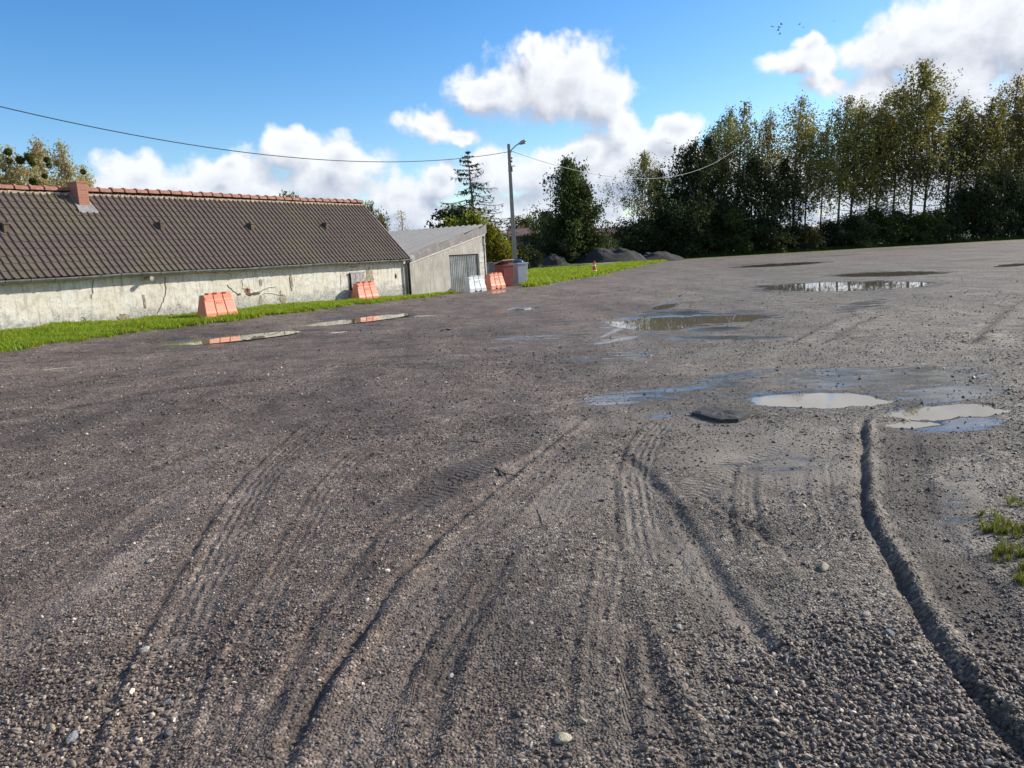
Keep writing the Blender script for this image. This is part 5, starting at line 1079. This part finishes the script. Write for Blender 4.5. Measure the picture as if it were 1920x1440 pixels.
def proto(name, v, f, mat, smooth=True):
    mb = MB(); mb.add(v, f); me = mb.mesh(name); me.materials.append(mat)
    if smooth: me.polygons.foreach_set('use_smooth', np.ones(len(me.polygons), bool))
    return bpy.data.objects.new(name, me)
PEB = [proto('pebble', *stone_mesh(400+k, [(1, .8, .6), (1, .7, .5), (1, .9, .7), (1, .75, .65), (1, .6, .5)][k], 1, .45), M['stone'], k < 2) for k in range(5)]
r = np.random.default_rng(42)
# gravel: density per square metre falls with distance from the photographer's feet, where single stones stop showing
def gravel_pts():
    out = []
    for y0, y1, dens in ((1.75, 3.2, 6400), (3.2, 5.0, 4400), (5.0, 8.0, 2200), (8.0, 13.0, 800), (13.0, 20.0, 160)):
        w0 = .78*y1+1.8; N = int((y1-y0)*2*w0*dens); x = r.uniform(-w0, w0, N); y = r.uniform(y0, y1, N); out.append((x, y))
    x = np.concatenate([a for a, _ in out]); y = np.concatenate([b for _, b in out]); k = np.abs(x) < .78*y+1.7; return x[k], y[k]
x, y = gravel_pts(); z, A_ = terrain(x, y)
coarse = np.clip(sstep(x+.5*fbm(x, y, 1.5, 3, 81), .3, 1.2)*(1-sstep(y+fbm(x, y, 1.2, 3, 82)*1.4, 2.6, 3.5)), 0, 1)+np.clip((1-sstep(x+fbm(x, y, 1.5, 3, 83)*1.2, -1.7, -1.0))*(1-sstep(y, 2.7, 4.2)), 0, 1)*.7
clump = np.clip(.62+fbm(x, y, 1.8, 4, 80)*1.5, .12, 1.25)
keepp = clump*(1-.65*A_['smooth'])*(1-.25*A_['soil_and_shade'])*(1-.6*A_['trk_m']*A_['trk_g'])*(1-np.clip(A_['wet']*1.2, 0, .9)); keepp = np.maximum(keepp, coarse*.95)
lvlw = base_h(x, y)-.012
k = (r.random(len(x)) < keepp) & ((A_['pud'] < .05) | (z > lvlw+.004)) & (A_['grass'] < .5)
x, y, z, coarse = x[k], y[k], z[k], coarse[k]; n_ = len(x); tone = (A_['tone']*(1-.45*A_['soil_and_shade']))[k]*1.18
sz = np.exp(r.normal(math.log(.0047), .48, n_))*(1+coarse*.95); sz = np.clip(sz, .0022, .019)*(1+.10*np.clip(y-4, 0, 6))
# darker clods of dirt farther out, where the small stones no longer show
cy = np.exp(r.uniform(math.log(5.5), math.log(34), 26000)); cx = r.uniform(-.78, .78, 26000)*cy; cz, CA = terrain(cx, cy)
ck = (CA['grass'] < .5) & ((CA['pud'] < .05) | (cz > base_h(cx, cy)-.008)) & (r.random(26000) < np.clip(.45+fbm(cx, cy, .8, 4, 86)*2.4, .03, 1)*(1-np.clip(CA['wet'], 0, .8)))
cx, cy, cz = cx[ck], cy[ck], cz[ck]; cs = np.exp(r.normal(math.log(.0085), .4, len(cx)))*(1+.035*cy)
x, y, z, sz = np.concatenate([x, cx]), np.concatenate([y, cy]), np.concatenate([z, cz]), np.concatenate([sz, cs]); coarse = np.concatenate([coarse, cx*0]); tone = np.concatenate([tone, CA['tone'][ck]*r.uniform(.4, 1.0, len(cx))]); n_ = len(x)
S = sz[:, None]*r.uniform(.8, 1.25, (n_, 3)); ROT = np.stack([r.normal(0, .45, n_), r.normal(0, .45, n_), r.uniform(0, 6.28, n_)], -1)
gv = scatter('gravel', np.stack([x, y, z+sz*(.15+.15*coarse)], -1), S, ROT, r.integers(0, 5, n_), PEB, tone); tag(gv, 'loose brown and grey gravel stones covering the lot', 'gravel', kind='stuff')
print('gravel stones', n_)
def tuft(seed, nb, h, spread, mat='grass', bw_=.010):
    rr = np.random.default_rng(seed); V = []; F = []; at2 = []
    for k in range(nb):
        a = rr.uniform(0, 6.28); p = rr.normal(size=2)*spread; L = h*rr.uniform(.5, 1.2); b = rr.uniform(.2, .9); w = bw_*rr.uniform(.7, 1.5); d = np.array([math.cos(a), math.sin(a)]); s = np.array([-d[1], d[0]])*w; i = len(V); c = rr.random()
        for t, ww in ((0, 1), (.5, .8), (1, .1)):
            q = p+d*L*b*t*t*.7; zq = L*(t-.25*b*t*t); V += [(q[0]-s[0]*ww, q[1]-s[1]*ww, zq), (q[0]+s[0]*ww, q[1]+s[1]*ww, zq)]; at2 += [c, c]
        F += [(i, i+1, i+3, i+2), (i+2, i+3, i+5, i+4)]
    me = fast_mesh('tuft', V, F, {'rnd': at2}); me.materials.append(M[mat]); return bpy.data.objects.new('tuft', me)
TU = [tuft(500+k, 34, .13, .07) for k in range(4)]
TUF = [tuft(510+k, 26, .13, .022, 'grass_edge', .0035) for k in range(3)]
TUD = [tuft(520+k, 34, .13, .07, 'grass_dark') for k in range(4)]
# verge along the wall
N = 26000; s = r.uniform(-4.2, 24, N); t = r.uniform(-.05, 6, N); W_ = BC[None, :]-BD[None, :]*s[:, None]+BN[None, :]*t[:, None]; m, _, _ = verge_mask(W_[:, 0], W_[:, 1]); k = m > .5; W_ = W_[k]; z, _ = terrain(W_[:, 0], W_[:, 1]); n_ = len(W_)
sc = r.uniform(.6, 1.25, n_)*np.clip(.9+fbm(W_[:, 0], W_[:, 1], 1.3, 3, 90)*1.1, .4, 1.6)
tag(scatter('verge_grass', np.stack([W_[:, 0], W_[:, 1], z-.01], -1), np.stack([sc*1.1, sc*1.1, sc], -1), np.stack([r.normal(0, .1, n_), r.normal(0, .1, n_), r.uniform(0, 6.28, n_)], -1), r.integers(0, 4, n_), TU), 'bright green grass verge along the foot of the barn wall', 'grass', kind='stuff')
print('verge tufts', n_)
lo, hi = STRIPP.min(0), STRIPP.max(0); N = 60000; x = r.uniform(lo[0], hi[0], N); y = r.uniform(lo[1], hi[1], N); k = inpoly(x+fbm(x, y, .8, 3, 91)*1.2, y+fbm(x, y, .8, 3, 92)*2, STRIPP); x, y = x[k], y[k]; z, _ = terrain(x, y); n_ = len(x); sc = r.uniform(.9, 1.8, n_)*np.clip(1+fbm(x, y, .7, 3, 93)*1.3, .5, 1.8)
tag(scatter('strip_grass', np.stack([x, y, z-.01], -1), np.stack([sc*1.4, sc*1.4, sc], -1), np.stack([r.normal(0, .1, n_), r.normal(0, .1, n_), r.uniform(0, 6.28, n_)], -1), r.integers(0, 4, n_), TU), 'bright green grass strip behind the traffic cone', 'grass', kind='stuff')
print('strip tufts', n_)
# tufts growing in the gravel at the right edge
pts = []
for px, py, rad, cnt in ((1908, 985, .12, 18), (1882, 1000, .07, 9), (1915, 940, .05, 5), (1902, 1045, .09, 8), (1925, 1030, .12, 14), (1925, 1085, .08, 9), (1860, 1035, .04, 3), (1950, 1000, .2, 40), (1960, 1080, .16, 30)):
    c = GH(px, py); q = r.normal(size=(cnt, 2))*rad*.6+c[:2]; pts.append(q)
q = np.vstack(pts); z, _ = terrain(q[:, 0], q[:, 1]); n_ = len(q); sc = r.uniform(.28, .62, n_)
tag(scatter('edge_grass', np.stack([q[:, 0], q[:, 1], z-.004], -1), np.stack([sc, sc, sc], -1), np.stack([r.normal(0, .15, n_), r.normal(0, .15, n_), r.uniform(0, 6.28, n_)], -1), r.integers(0, 3, n_), TUF), 'grass tufts growing out of the gravel at the right edge', 'grass', kind='stuff')
# rank grass at the foot of the tree row and hedge
px = r.uniform(1180, 1960, 5000); dpt = r.uniform(-1.5, 4, 5000); Q = np.array([on_row(a, b) for a, b in zip(px, dpt)]); z, _ = terrain(Q[:, 0], Q[:, 1]); sc = r.uniform(1.5, 3.5, 5000)
tag(scatter('rank_grass', np.stack([Q[:, 0], Q[:, 1], z], -1), np.stack([sc*1.3, sc*1.3, sc], -1), np.stack([r.normal(0, .1, 5000), r.normal(0, .1, 5000), r.uniform(0, 6.28, 5000)], -1), r.integers(0, 4, 5000), TUD), 'shaded rank grass along the foot of the tree row', 'grass', kind='stuff')
